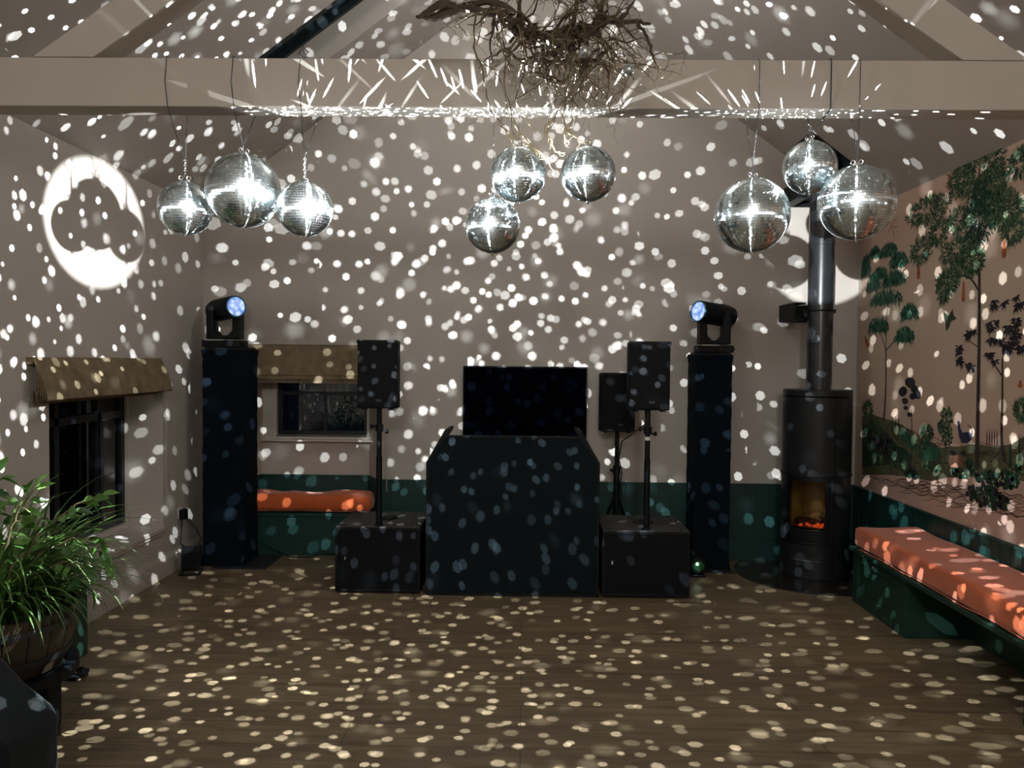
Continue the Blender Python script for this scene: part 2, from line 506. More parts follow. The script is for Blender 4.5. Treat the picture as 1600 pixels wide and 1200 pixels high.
# ------------------------------------------------------------------ room shell
def quadbox(b, a, c): b.box(a, c)
T = 0.12
floor = one('floor', M['floor'], lambda b: b.box((XL - 0.5, YF - 0.2, -0.08), (XR + 0.3, YB + 0.5, 0)))
struct(floor, 'dark oak board floor running across the whole room', 'floor')

# left wall with window opening (deep splayed reveal)
WY0, WY1, WZ0, WZ1 = 4.07, 5.37, 0.352, 1.50
WX = -2.70
def f(b):
    b.box((XL - T, YF, 0), (XL, WY0, ZE)); b.box((XL - T, WY1, 0), (XL, YB, ZE))
    b.box((XL - T, WY0, 0), (XL, WY1, WZ0 - 0.03)); b.box((XL - T, WY0, WZ1), (XL, WY1, ZE))
wl = one('wall_left', M['wall'], f)
struct(wl, 'grey-beige painted left wall with a deep window recess', 'wall')
def f(b):
    y0, y1 = WY0 - 0.0, WY1
    # near reveal, far reveal (splayed), head
    b.add([(XL, y0, WZ0 - .03), (WX, y0 - .02, WZ0 - .03), (WX, y0 - .02, WZ1), (XL, y0, WZ1)], [(0, 1, 2, 3)])
    b.add([(XL, y1, WZ0 - .03), (WX, y1 - .04, WZ0 - .03), (WX, y1 - .04, WZ1), (XL, y1, WZ1)], [(3, 2, 1, 0)])
    b.add([(XL, y0, WZ1), (XL, y1, WZ1), (WX, y1 - .04, WZ1), (WX, y0 - .02, WZ1)], [(0, 1, 2, 3)])
o = one('trim_1', M['wall'], f); struct(o, 'plaster reveals around the left wall window', 'wall recess')
def f(b):
    b.box((WX - .03, WY0 - .02, WZ0 - .03), (XL + 0.022, WY1 - 0.0, WZ0))
    b.box((XL + 0.001, WY0 + .01, WZ0 - .055), (XL + 0.012, WY1 - .02, WZ0 - .03))
    b.box((WX - .01, WY0, WZ0), (WX + .03, WY1 - .05, WZ0 + .035))
o = one('trim_2', M['trim'], f, bevel=0.004); struct(o, 'deep pale window sill board under the left window', 'window sill')

# left window: dark frame with two lights and a transom
def winframe(b, y0, y1, z0, z1, x, t=0.045, d=0.05, ym=None, zm=None):
    b.box((x - d, y0, z0), (x, y0 + t, z1)); b.box((x - d, y1 - t, z0), (x, y1, z1))
    b.box((x - d, y0 + t, z0), (x, y1 - t, z0 + t)); b.box((x - d, y0 + t, z1 - t), (x, y1 - t, z1))
M['frame'] = mat('window_frame_black', (0.006, 0.008, 0.012), 0.4)
wo = one('window_1', M['frame'], lambda b: (winframe(b, WY0 - .02, WY1 - .045, WZ0 + .035, WZ1, WX),
        b.box((WX - .045, 4.52, WZ0 + .08), (WX - .002, 4.57, WZ1 - .04)), b.box((WX - .045, 4.985, WZ0 + .08), (WX - .002, 5.03, WZ1 - .04)),
        b.box((WX - .045, WY0 + .02, 1.10), (WX - .002, WY1 - .09, 1.15)),
        b.box((WX - .002, 4.99, 0.43), (WX + .018, 5.02, 1.1))), bevel=0.003)
struct(wo, 'black framed night-dark window in the left wall', 'window')
po = one('pane', M['glass'], lambda b: b.box((WX - .03, WY0 + .02, WZ0 + .08), (WX - .024, WY1 - .09, WZ1 - .04)), wo)
# bright strip of painted casing at the far side of the window
o = one('trim_3', M['trim'], lambda b: b.box((WX - .01, WY1 - .05, WZ0), (WX + .02, WY1 - .034, WZ1)))
struct(o, 'narrow painted bead beside the left window frame', 'trim')
M['nightout'] = mat('night_outside', (0.004, 0.006, 0.010), 0.9)
o = one('night_yard', mat('yard_ground', (0.012, 0.014, 0.012), 0.9), lambda b: b.box((-9, -4, -0.3), (-2.95, 14, -0.2)))
struct(o, 'dark ground outside beyond the windows', 'ground')

# skirting left
def skirt(b, x, y0, y1, h=0.155, t=0.018, s=1):
    b.box((min(x, x + s * t), y0, 0), (max(x, x + s * t), y1, h - .03)); b.box((min(x, x + s * t * .7), y0, h - .03), (max(x, x + s * t * .7), y1, h - .012)); b.box((min(x, x + s * t * .35), y0, h - .012), (max(x, x + s * t * .35), y1, h))
o = one('baseboard_left', M['trim'], lambda b: skirt(b, XL, 3.97, YB), bevel=0.002)
struct(o, 'grey-beige moulded skirting board along the left wall', 'skirting board')

# right wall
o = one('wall_right', M['wall'], lambda b: b.box((XR, YF, 0), (XR + T, YB, ZE)))
struct(o, 'right wall behind the painted mural', 'wall')

# back wall with window seat niche
NX0, NX1, NB0, NB1 = -2.20, -1.10, -2.085, -1.23
NZ0, NZ1, NY = 0.30, 1.615, 6.31
def f(b):
    b.box((XL - T, YB, 0), (NX0, YB + T, ZE)); b.box((NX1, YB, 0), (XR + T, YB + T, ZE))
    b.box((NX0, YB, 0), (NX1, YB + T, NZ0)); b.box((NX0, YB, NZ1), (NX1, YB + T, ZE))
    b.prism([(XL - T, ZE), (XR + T, ZE), (XR + T, ZE - 0.0001 + .0002), (XM, ZA + .05), (XL - T, ZE + .0002)], lambda u, v, d: (u, d, v), YB, YB + T)
    # niche lining, splayed cheeks
    def q(x0, y0, x1, y1): b.add([(x0, y0, NZ0), (x1, y1, NZ0), (x1, y1, NZ1), (x0, y0, NZ1)], [(0, 1, 2, 3)])
    q(NX0, YB, NB0, NY); q(NB1, NY, NX1, YB)
    # niche back around the window
    a0, a1, c0, c1 = -1.975, -1.245, 0.895, 1.56
    def p(x0, z0, x1, z1): b.add([(x0, NY, z0), (x1, NY, z0), (x1, NY, z1), (x0, NY, z1)], [(0, 1, 2, 3)])
    p(NB0, NZ0, a0, NZ1); p(a1, NZ0, NB1, NZ1); p(a0, NZ0, a1, c0); p(a0, c1, a1, NZ1)
    b.add([(NX0, YB, NZ1), (NX1, YB, NZ1), (NB1, NY, NZ1), (NB0, NY, NZ1)], [(0, 1, 2, 3)])
wb = one('wall_back', M['wall'], f); struct(wb, 'grey-beige gable end wall with a window seat recess', 'wall')
# window 2
def f(b):
    b.box((-1.975, NY + .03, .895), (-1.245, NY + .07, .93)); b.box((-1.975, NY + .03, 1.525), (-1.245, NY + .07, 1.56))
    b.box((-1.975, NY + .03, .93), (-1.94, NY + .07, 1.525)); b.box((-1.28, NY + .03, .93), (-1.245, NY + .07, 1.525))
    b.box((-1.94, NY + .035, 1.215), (-1.28, NY + .065, 1.245)); b.box((-1.605, NY + .035, .93), (-1.585, NY + .065, 1.215))
w2 = one('window_2', M['frame'], f, bevel=0.002); struct(w2, 'small black framed window above the orange window seat', 'window')
one('pane', M['glass'], lambda b: b.box((-1.94, NY + .045, .93), (-1.28, NY + .051, 1.525)), w2)
def f(b):
    b.box((-1.975, NY - .0, .885), (-1.245, NY + .035, .897)); b.box((-1.25, NY - .012, .885), (-1.228, NY + .03, 1.56)); b.box((-1.995, NY - .012, .885), (-1.972, NY + .03, 1.56))
    b.box((-2.075, NY - .07, .852), (-1.16, NY, .866)); b.box((-2.06, NY - .02, .866), (-1.17, NY, .885))
o = one('trim_4', M['trim'], f, bevel=0.002); struct(o, 'pale sill and casing around the small back window', 'trim')

# wainscot (green, tongue and groove) on the back wall, in the niche and on the right wall
def wains(b, p0, p1, z0, z1, nrm, t=0.014, pw=0.092):
    """boards from p0 to p1 (xy), proud of the wall along nrm"""
    a = Vector(p0); c = Vector(p1); L = (c - a).length; d = (c - a).normalized(); n = Vector(nrm)
    k = max(1, round(L / pw)); g = 0.0025
    for i in range(k):
        s0, s1 = i * L / k + g, (i + 1) * L / k - g
        q0 = a + d * s0; q1 = a + d * s1
        P = [q0, q1, q1 + n * t, q0 + n * t]
        b.add([(p.x, p.y, z0) for p in P] + [(p.x, p.y, z1) for p in P], [(3, 2, 1, 0), (4, 5, 6, 7), (0, 1, 5, 4), (1, 2, 6, 5), (2, 3, 7, 6), (3, 0, 4, 7)])
    e = n * (t - .005)
    P = [a, c, c + e, a + e]
    b.add([(p.x, p.y, z0) for p in P] + [(p.x, p.y, z1) for p in P], [(3, 2, 1, 0), (4, 5, 6, 7), (0, 1, 5, 4), (1, 2, 6, 5), (2, 3, 7, 6), (3, 0, 4, 7)])
def cap(b, p0, p1, z, nrm, t=0.022, h=0.014):
    a = Vector(p0); c = Vector(p1); n = Vector(nrm)
    P = [a, c, c + n * t, a + n * t]
    b.add([(p.x, p.y, z) for p in P] + [(p.x, p.y, z + h) for p in P], [(3, 2, 1, 0), (4, 5, 6, 7), (0, 1, 5, 4), (1, 2, 6, 5), (2, 3, 7, 6), (3, 0, 4, 7)])
def f(b):
    wains(b, (NX1, YB), (XR, YB), 0.0, ZD - .012, (0, -1)); cap(b, (NX1, YB), (XR, YB), ZD - .012, (0, -1))
    cap(b, (NX1, YB), (XR, YB), 0, (0, -1), .026, .15); cap(b, (NX1, YB), (XR, YB), .15, (0, -1), .020, .016)
o = one('trim_5', M['green'], f); struct(o, 'dark green panelled dado along the back wall', 'wainscot')
def f(b):
    wains(b, (NB0, NY), (NB1, NY), NZ0, ZD - .02, (0, -1)); cap(b, (NB0, NY), (NB1, NY), ZD - .02, (0, -1))
    wains(b, (NX0, YB), (NB0, NY), NZ0, ZD - .02, Vector((.26, -.115)).normalized()); cap(b, (NX0, YB), (NB0, NY), ZD - .02, Vector((.26, -.115)).normalized())
    wains(b, (NB1, NY), (NX1, YB), NZ0, ZD - .02, Vector((-.26, -.13)).normalized()); cap(b, (NB1, NY), (NX1, YB), ZD - .02, Vector((-.26, -.13)).normalized())
o = one('trim_6', M['green'], f); struct(o, 'dark green panelling lining the window seat recess', 'wainscot')
def f(b):
    wains(b, (XR, YF), (XR, YB - .03), 0.0, ZD - .012, (-1, 0)); cap(b, (XR, YF), (XR, YB - .03), ZD - .012, (-1, 0))
    cap(b, (XR, YF), (XR, YB - .03), 0, (-1, 0), .026, .15); cap(b, (XR, YF), (XR, YB - .03), .15, (-1, 0), .020, .016)
o = one('trim_7', M['green'], f); struct(o, 'dark green panelled dado along the right wall', 'wainscot')

# front wall, behind the camera, with dark glazed doors
def f(b):
    b.box((XL - T, YF - T, 0), (-1.5, YF, ZE)); b.box((1.6, YF - T, 0), (XR + T, YF, ZE)); b.box((-1.5, YF - T, 2.05), (1.6, YF, ZE))
    b.prism([(XL - T, ZE), (XR + T, ZE), (XM, ZA + .05)], lambda u, v, d: (u, d, v), YF - T, YF)
o = one('wall_front', M['wall'], f); struct(o, 'wall behind the viewer with a wide dark opening', 'wall')
def f(b):
    for i in range(4):
        x0 = -1.5 + i * .775
        b.box((x0, YF - .08, 0), (x0 + .05, YF - .03, 2.05)); b.box((x0 + .725, YF - .08, 0), (x0 + .775, YF - .03, 2.05))
        b.box((x0 + .05, YF - .08, 0), (x0 + .725, YF - .03, .09)); b.box((x0 + .05, YF - .08, 1.97), (x0 + .725, YF - .03, 2.05))
do = one('door_1', M['frame'], f); struct(do, 'black folding glazed doors behind the viewer', 'door')
one('pane', M['glass'], lambda b: b.box((-1.46, YF - .06, .09), (1.56, YF - .054, 1.97)), do)

# ceiling: two slopes, left one with a rooflight opening
SY0, SY1, SXa, SXb = 4.74, 5.30, -1.68, -0.35
def zl(x): return ZE + (x - XL) * PITCH
def zr(x): return ZE + (XR - x) * PITCH
nl = Vector((-PITCH, 0, 1)).normalized()
def f(b):
    def s(x0, x1, y0, y1):
        lo = [(x0, y0, zl(x0)), (x1, y0, zl(x1)), (x1, y1, zl(x1)), (x0, y1, zl(x0))]
        hi = [tuple(Vector(p) + nl * .10) for p in lo]
        b.add(lo + hi, [(3, 2, 1, 0), (4, 5, 6, 7), (0, 1, 5, 4), (1, 2, 6, 5), (2, 3, 7, 6), (3, 0, 4, 7)])
    s(XL, XM, YF, SY0); s(XL, XM, SY1, YB); s(XL, SXa, SY0, SY1); s(SXb, XM, SY0, SY1)
    # rooflight shaft
    dd = nl * .20
    def q(p0, p1):
        b.add([tuple(Vector(p0) + nl * .10), tuple(Vector(p1) + nl * .10), tuple(Vector(p1) + dd), tuple(Vector(p0) + dd)], [(0, 1, 2, 3)])
    A = (SXa, SY0, zl(SXa)); B = (SXb, SY0, zl(SXb)); C = (SXb, SY1, zl(SXb)); D = (SXa, SY1, zl(SXa))
    q(A, B); q(B, C); q(C, D); q(D, A)
cl = one('ceiling', M['ceil'], f); struct(cl, 'left slope of the vaulted ceiling with a rooflight', 'ceiling')
nr = Vector((PITCH, 0, 1)).normalized()
def f(b):
    lo = [(XM, YF, zr(XM)), (XR, YF, zr(XR)), (XR, YB, zr(XR)), (XM, YB, zr(XM))]
    hi = [tuple(Vector(p) + nr * .10) for p in lo]
    b.add(lo + hi, [(3, 2, 1, 0), (4, 5, 6, 7), (0, 1, 5, 4), (1, 2, 6, 5), (2, 3, 7, 6), (3, 0, 4, 7)])
cr = one('ceiling', M['ceil'], f); struct(cr, 'right slope of the vaulted ceiling above the mural', 'ceiling')
# rooflight
ux = Vector((1, 0, PITCH)).normalized()
def slab(b, x0, x1, y0, y1, h0, h1):
    P = [Vector((x0, y0, zl(x0))), Vector((x1, y0, zl(x1))), Vector((x1, y1, zl(x1))), Vector((x0, y1, zl(x0)))]
    lo = [tuple(p + nl * h0) for p in P]; hi = [tuple(p + nl * h1) for p in P]
    b.add(lo + hi, [(3, 2, 1, 0), (4, 5, 6, 7), (0, 1, 5, 4), (1, 2, 6, 5), (2, 3, 7, 6), (3, 0, 4, 7)])
M['rooframe'] = mat('rooflight_frame', (0.012, 0.020, 0.024), 0.35)
def f(b):
    slab(b, SXa, SXb, SY0 + .001, SY0 + .035, .17, .21); slab(b, SXa, SXb, SY1 - .03, SY1, .17, .21)
    slab(b, SXa, SXa + .04, SY0 + .035, SY1 - .03, .17, .21); slab(b, SXb - .04, SXb, SY0 + .035, SY1 - .03, .17, .21)
w3 = one('window_3', M['rooframe'], f); struct(w3, 'dark framed rooflight in the left ceiling slope', 'window')
one('pane', mat('rooflight_glass', (0.008, 0.014, 0.018), 0.08, spec=0.6), lambda b: slab(b, SXa, SXb, SY0, SY1, .205, .215), w3)

# truss: tie beam and principal rafters
TB0, TB1 = 2.482, 2.670
TY0, TY1 = 3.10, 3.22
tr = one('tie_beam', M['beam'], lambda b: b.box((XL, TY0, TB0), (XR, TY1, TB1)), bevel=0.004)
struct(tr, 'wide painted tie beam spanning the room under the roof', 'beam')
def rafter(sgn):
    def f(b):
        # outer line through x=-1.911 @2.687 (left); inner x=-1.669
        if sgn < 0: xo, xi = -1.930, -1.690
        else: xo, xi = 1.925, 1.672
        L = 1.15
        p = [(xo, TB1 + .0015), (xi, TB1 + .0015), (xi - sgn * L, TB1 + L * .70), (xo - sgn * L, TB1 + L * .70)]
        b.prism(p, lambda u, v, d: (u, d, v), TY0 + .0, TY1 + .0)
    return f
o = one('principal_rafter', M['beam'], rafter(-1), bevel=0.003); struct(o, 'sloping painted rafter rising from the left of the tie beam', 'rafter')
o = one('principal_rafter', M['beam'], rafter(1), bevel=0.003); struct(o, 'sloping painted rafter rising from the right of the tie beam', 'rafter')
# ------------------------------------------------------------------ blinds
def roman(b, axis, a0, a1, wall, out, z0, z1, layers=5):
    """stacked folds; axis 'y': runs along Y at x=wall going +x; axis 'x': runs along X at y=wall going -y"""
    def fn(u, v, d):
        return (wall + u, d, v) if axis == 'y' else (d, wall - u, v)
    H = z1 - z0
    b.prism([(0.004, z1 - .035), (0.035, z1 - .035), (0.035, z1), (0.004, z1)], fn, a0 + .006, a1 - .006)
    for k in range(layers):
        t = k / (layers - 1)
        ob = out * (0.35 + 0.65 * t); n = 9
        ptsl = []
        for i in range(n):
            s = i / (n - 1)
            ptsl.append((0.036 + .0 + (ob - 0.036) * (s ** 0.85) + 0.008 * math.sin(PI * s), z1 - 0.003 - 0.006 * (layers - 1 - k) * 0 - (H - .028 * (1 - t)) * s))
        e = ptsl[-1]
        ptsl += [(e[0] - .008, e[1] - .006), (e[0] - .02, e[1] + .004)]
        th = 0.0035
        poly = ptsl + [(x - th, z + .001) for x, z in reversed(ptsl)]
        b.prism(poly, fn, a0 + .004 * (layers - 1 - k), a1 - .004 * (layers - 1 - k))
bl = one('roman_blind', M['blind'], lambda b: (roman(b, 'y', 3.875, 5.262, XL, .115, 1.292, 1.500, 6), b.box((XL + .018, 3.90, 1.262), (XL + .023, 5.25, 1.33)), b.box((XL + .045, 3.89, 1.272), (XL + .049, 5.255, 1.33))), smooth=False)
tag(bl, 'gathered brown roman blind over the left wall window', 'blind')
def f(b):
    for dy in (0, .022): b.tube([(XL + .035, 5.335 + dy, 1.30), (XL + .03, 5.335 + dy, .9), (XL + .03, 5.337 + dy * .9, .60)], .0014, 5)
    b.tube([(XL + .03, 5.337, .60), (XL + .03, 5.345, .575), (XL + .03, 5.357, .60)], .0014, 5)
    b.box((XL, 5.33, 1.30), (XL + .045, 5.365, 1.325))
one('cord', M['trim'], f, bl)
def f(b):
    roman(b, 'x', -2.185, -1.085, YB, .075, 1.385, 1.612, 4)
    b.box((-2.18, YB - .060, 1.345), (-1.09, YB - .012, 1.352)); b.box((-2.18, YB - .070, 1.352), (-1.09, YB - .066, 1.383)); b.box((-2.18, YB - .052, 1.322), (-1.09, YB - .048, 1.35))
bb = one('roman_blind', M['blind'], f)
tag(bb, 'brown roman blind above the window seat, behind the left tall column', 'blind')
def f(b):
    for dx in (0, .012): b.tube([(-1.045 + dx, YB - .04, 1.36), (-1.045 + dx, YB - .04, .9), (-1.042 + dx * .6, YB - .04, .50)], .0016, 5)
    b.box((-1.055, YB - .05, 1.35), (-1.02, YB - .001, 1.40))
one('cord', M['trim'], f, bb)

# ------------------------------------------------------------------ cushions and seats
def superbox(b, c, h, p=8, n=(36, 12, 8), amp=0.0, seed=0, freq=3.0):
    nx, ny, nz = n
    vs = {}; out = []; fs = []
    def key(i, j, k): return (i, j, k)
    def vert(i, j, k):
        kk = (i, j, k)
        if kk in vs: return vs[kk]
        x, y, z = 2 * i / nx - 1, 2 * j / ny - 1, 2 * k / nz - 1
        # tighten spacing toward edges
        x, y, z = [math.copysign(abs(t) ** 0.8, t) for t in (x, y, z)]
        # scale so rounding is equal in metres
        r = min(h)
        q = [max(0.0, abs(t) * hh - (hh - r)) / r for t, hh in zip((x, y, z), h)]
        m = max(q)
        L = (q[0] ** p + q[1] ** p + q[2] ** p) ** (1 / p)
        s = m / L if L > 0 else 1
        P = []
        for t, hh, qq in zip((x, y, z), h, q):
            base = abs(t) * hh if abs(t) * hh <= hh - r else (hh - r) + qq * s * r
            P.append(math.copysign(base, t))
        if amp:
            nv = Vector((P[0] * freq + seed, P[1] * freq, P[2] * freq))
            d = noise.noise(nv) * amp
            P[2] += d * (1 if P[2] > 0 else 0.2)
            P[1] += noise.noise(nv + Vector((7, 3, 1))) * amp * .7
        vs[kk] = len(out); out.append((c[0] + P[0], c[1] + P[1], c[2] + P[2]))
        return vs[kk]
    for i in range(nx):
        for j in range(ny):
            fs.append((vert(i, j, nz), vert(i + 1, j, nz), vert(i + 1, j + 1, nz), vert(i, j + 1, nz)))
            fs.append((vert(i, j + 1, 0), vert(i + 1, j + 1, 0), vert(i + 1, j, 0), vert(i, j, 0)))
    for i in range(nx):
        for k in range(nz):
            fs.append((vert(i, 0, k), vert(i + 1, 0, k), vert(i + 1, 0, k + 1), vert(i, 0, k + 1)))
            fs.append((vert(i, ny, k + 1), vert(i + 1, ny, k + 1), vert(i + 1, ny, k), vert(i, ny, k)))
    for j in range(ny):
        for k in range(nz):
            fs.append((vert(0, j, k + 1), vert(0, j + 1, k + 1), vert(0, j + 1, k), vert(0, j, k)))
            fs.append((vert(nx, j, k), vert(nx, j + 1, k), vert(nx, j + 1, k + 1), vert(nx, j, k + 1)))
    b.add(out, fs)

# window seat in the recess
ws = thing('window_seat', (-1.65, YB, 0), 'low dark green window seat built into the back wall recess', 'window seat')
def f(b):
    L0, L1 = -.55, .55
    wains(b, (L0, -.001), (L1, -.001), 0.0, .296, (0, -1), pw=.36)
    cap(b, (L0, -.001), (L1, -.001), 0, (0, -1), .026, .15); cap(b, (L0, -.001), (L1, -.001), .15, (0, -1), .020, .018)
one('front_panel', M['green'], f, ws)
one('seat_board', M['green'], lambda b: b.prism([(-.55, -.035), (.55, -.035), (.55, .0), (.425, .255), (-.43, .255), (-.55, .0)], lambda u, v, d: (u, v, d), .298, .326), ws, bevel=.004)
cu = one('seat_cushion', M['orange'], lambda b: superbox(b, (-1.650, 6.105, .402), (.500, .122, .070), p=2.6, n=(56, 14, 10), amp=.020, seed=4, freq=5), smooth=True)
tag(cu, 'plump terracotta orange cushion on the window seat at the back', 'cushion')
def f(b):
    pts = []
    for i in range(61):
        x = -2.13 + .96 * i / 60
        pts.append((x, 5.981 + .004 * math.sin(i * .5), .372 + .005 * math.sin(i * .23) + (.02 * (abs(i - 30) / 30) ** 6)))
    b.tube(pts, .003, 6)
one('piping', M['orange'], f, cu)

# bench on the right
bx = 2.105
bench = thing('bench', (2.3, 3.2, 0), 'long dark green built-in bench along the mural wall', 'bench')
def loc(b): b.T = Matrix.Translation((-2.3, -3.2, 0)); return b
def cabinet(y0, y1, name='cabinet'):
    def f(b):
        loc(b)
        b.box((bx + .012, y0, 0), (XR - .03, y1, .322))
        # shaker frame
        b.box((bx, y0, .0), (bx + .014, y0 + .07, .32)); b.box((bx, y1 - .07, 0), (bx + .014, y1, .32))
        b.box((bx, y0 + .07, .265), (bx + .014, y1 - .07, .32)); b.box((bx, y0 + .07, 0), (bx + .014, y1 - .07, .075))
        b.box((bx + .006, y0 + .07, .075), (bx + .014, y0 + .085, .265)); b.box((bx + .006, y1 - .085, .075), (bx + .014, y1 - .07, .265))
    c = one(name, M['benchgreen'], f, bench, bevel=.002)
    k = MB(); loc(k)
    k.cyl((bx + .002, (y0 + y1) / 2 + .05, .285), (bx - .012, (y0 + y1) / 2 + .05, .285), .007, .010, 12)
    k.build('knob', M['metal'], c, smooth=True)
    return c
cabinet(4.346, 5.047)
cabinet(1.9, 3.315)
one('back_panel', M['benchgreen'], lambda b: (loc(b), b.box((2.462, 3.318, .0), (2.478, 4.343, .318))), bench)
one('seat_board', M['benchgreen'], lambda b: (loc(b), b.box((bx - .022, 1.9, .324), (XR - .03, 5.07, .350))), bench, bevel=.004)
cu = one('bench_cushion', M['orange'], lambda b: superbox(b, (2.300, 3.44, .419), (.205, 1.58, .062), p=5, n=(14, 90, 10), amp=.013, seed=9, freq=3.2), smooth=True)
tag(cu, 'long terracotta orange cushion on the bench below the mural', 'cushion')
def f(b):
    for z in (.455, .358):
        pts = [(2.099 + .004 * noise.noise(Vector((i * .2, z, 0))), 1.95 + i * .062, z + .009 * noise.noise(Vector((i * .3, 2, z)))) for i in range(49)]
        b.tube(pts, .0032, 6)
one('piping', M['orange'], f, cu)

# green cabinet end on the left
lb = one('low_cabinet', M['benchgreen'], lambda b: (b.box((XL + .01, 3.60, 0), (-2.20, 3.955, .34)), b.box((XL + .01, 3.58, .34), (-2.185, 3.965, .365))), bevel=.003)
tag(lb, 'low dark green cabinet end behind the barrel planter', 'cabinet')

# ------------------------------------------------------------------ TV
tv = thing('television', (0.009, 6.0, 1.195), 'large black switched-off television on the back wall behind the booth', 'television')
one('screen', M['screen'], lambda b: b.box((-.462, -.004, -.262), (.462, .004, .262)), tv)
def f(b):
    b.box((-.470, -.006, .258), (.470, .03, .270)); b.box((-.470, -.006, -.270), (.470, .03, -.258))
    b.box((-.470, -.006, -.258), (-.460, .03, .258)); b.box((.460, -.006, -.258), (.470, .03, .258)); b.box((-.46, .005, -.258), (.46, .03, .258))
    b.box((-.2, .03, -.15), (.2, .048, .15))
one('bezel', M['black'], f, tv, bevel=.002)

# ------------------------------------------------------------------ DJ booth
booth = thing('dj_booth', (-.064, 5.28, 0), 'black fabric-fronted dj booth in the middle of the floor', 'booth')
by = -.25
def hexp(x, s): return None
fp = [(-.552, 0), (.552, 0), (.552, .858), (.432, 1.028), (-.438, 1.028), (-.552, .858)]
one('front_panel', M['booth'], lambda b: b.prism([(u * .985, .008 + v * .985) for u, v in fp], lambda u, v, d: (u, d, v), by + .004, by + .014), booth)
def f(b):
    n = len(fp)
    for i in range(n):
        (x0, z0), (x1, z1) = fp[i], fp[(i + 1) % n]
        d = Vector((x1 - x0, z1 - z0)).normalized(); nn = Vector((-d.y, d.x)) * .014
        b.prism([(x0, z0), (x1, z1), (x1 + nn.x, z1 + nn.y), (x0 + nn.x, z0 + nn.y)], lambda u, v, d: (u, d, v), by, by + .022)
one('frame', M['black'], f, booth, bevel=.001)
for s in (-1, 1):
    def f(b):
        x0, x1 = (s * .556, s * .540)
        b.prism([(by + .02, 0), (.27, 0), (.27, .875), (by + .02, .855)], lambda u, v, d: (d, u, v), x0, x1)
    one('side_panel', M['booth'], f, booth)
    def f(b):
        b.prism([(s * .552, .86), (s * .438, 1.06), (s * .410, 1.066), (s * .404, 1.052), (s * .520, .86)], lambda u, v, d: (u, d, v), by + .03, by + .30)
    one('cheek', M['black'], f, booth, bevel=.004)
one('shelf', M['black'], lambda b: b.box((-.535, by + .02, .84), (.535, .27, .86)), booth)

# ------------------------------------------------------------------ subwoofers
def sub(x0, x1, y0, h, label):
    w = x1 - x0; D = .53
    t = thing('subwoofer', ((x0 + x1) / 2, y0 + D / 2, 0), label, 'subwoofer', 'subwoofers either side of the booth')
    def f(b):
        b.box((-w / 2, -D / 2 + .018, .012), (w / 2, D / 2, h - .006))
        for s in (-1, 1):
            for q in (-1, 1): b.cyl((s * (w / 2 - .05), q * (D / 2 - .06), 0), (s * (w / 2 - .05), q * (D / 2 - .06), .014), .018)
    one('cabinet', M['blackmat'], f, t, bevel=.006)
    one('top_panel', M['subtop'], lambda b: b.box((-w / 2 + .002, -D / 2 + .002, h - .006), (w / 2 - .002, D / 2 - .002, h)), t, bevel=.002)
    def f(b):
        b.box((-w / 2, -D / 2, .012), (-w / 2 + .016, -D / 2 + .018, h - .006)); b.box((w / 2 - .016, -D / 2, .012), (w / 2, -D / 2 + .018, h - .006))
        b.box((-w / 2 + .016, -D / 2, .012), (w / 2 - .016, -D / 2 + .018, .028)); b.box((-w / 2 + .016, -D / 2, h - .024), (w / 2 - .016, -D / 2 + .018, h - .006))
    one('rim', M['black'], f, t, bevel=.002)
    g = one('grille', M['grille'], lambda b: b.box((-w / 2 + .016, -D / 2 + .006, .028), (w / 2 - .016, -D / 2 + .012, h - .024)), t)
    one('badge', M['chrome'], lambda b: b.box((-w / 2 + .058, -D / 2 + .002, h * .50), (-w / 2 + .068, -D / 2 + .0065, h * .50 + .022)), g)
    for s in (-1, 1):
        for q in (-1, 1):
            one('foot_socket', M['black'], lambda b: b.cyl((s * (w / 2 - .05), q * (D / 2 - .05), h - .001), (s * (w / 2 - .05), q * (D / 2 - .05), h + .002), .014), t)
    def f(b):
        b.torus((.02, .02, h + .002), .062, .005, 'z', 24, 6)
        b.box((-.04, .0, h - .001), (.075, .05, h + .006))
        b.tube([(.03, -.07, h + .004), (.05, .0, h + .012), (.07, .10, h + .01), (.10, .18, h + .012)], .004, 6)
        b.cyl((0, -D / 2 + .045, h - .001), (0, -D / 2 + .045, h + .012), .028)
    one('pole_mount', M['black'], f, t)
    return t
sub(-1.200, -.655, 5.045, .432, 'black subwoofer on the floor left of the dj booth')
sub(.511, 1.066, 5.020, .432, 'black subwoofer on the floor right of the dj booth')

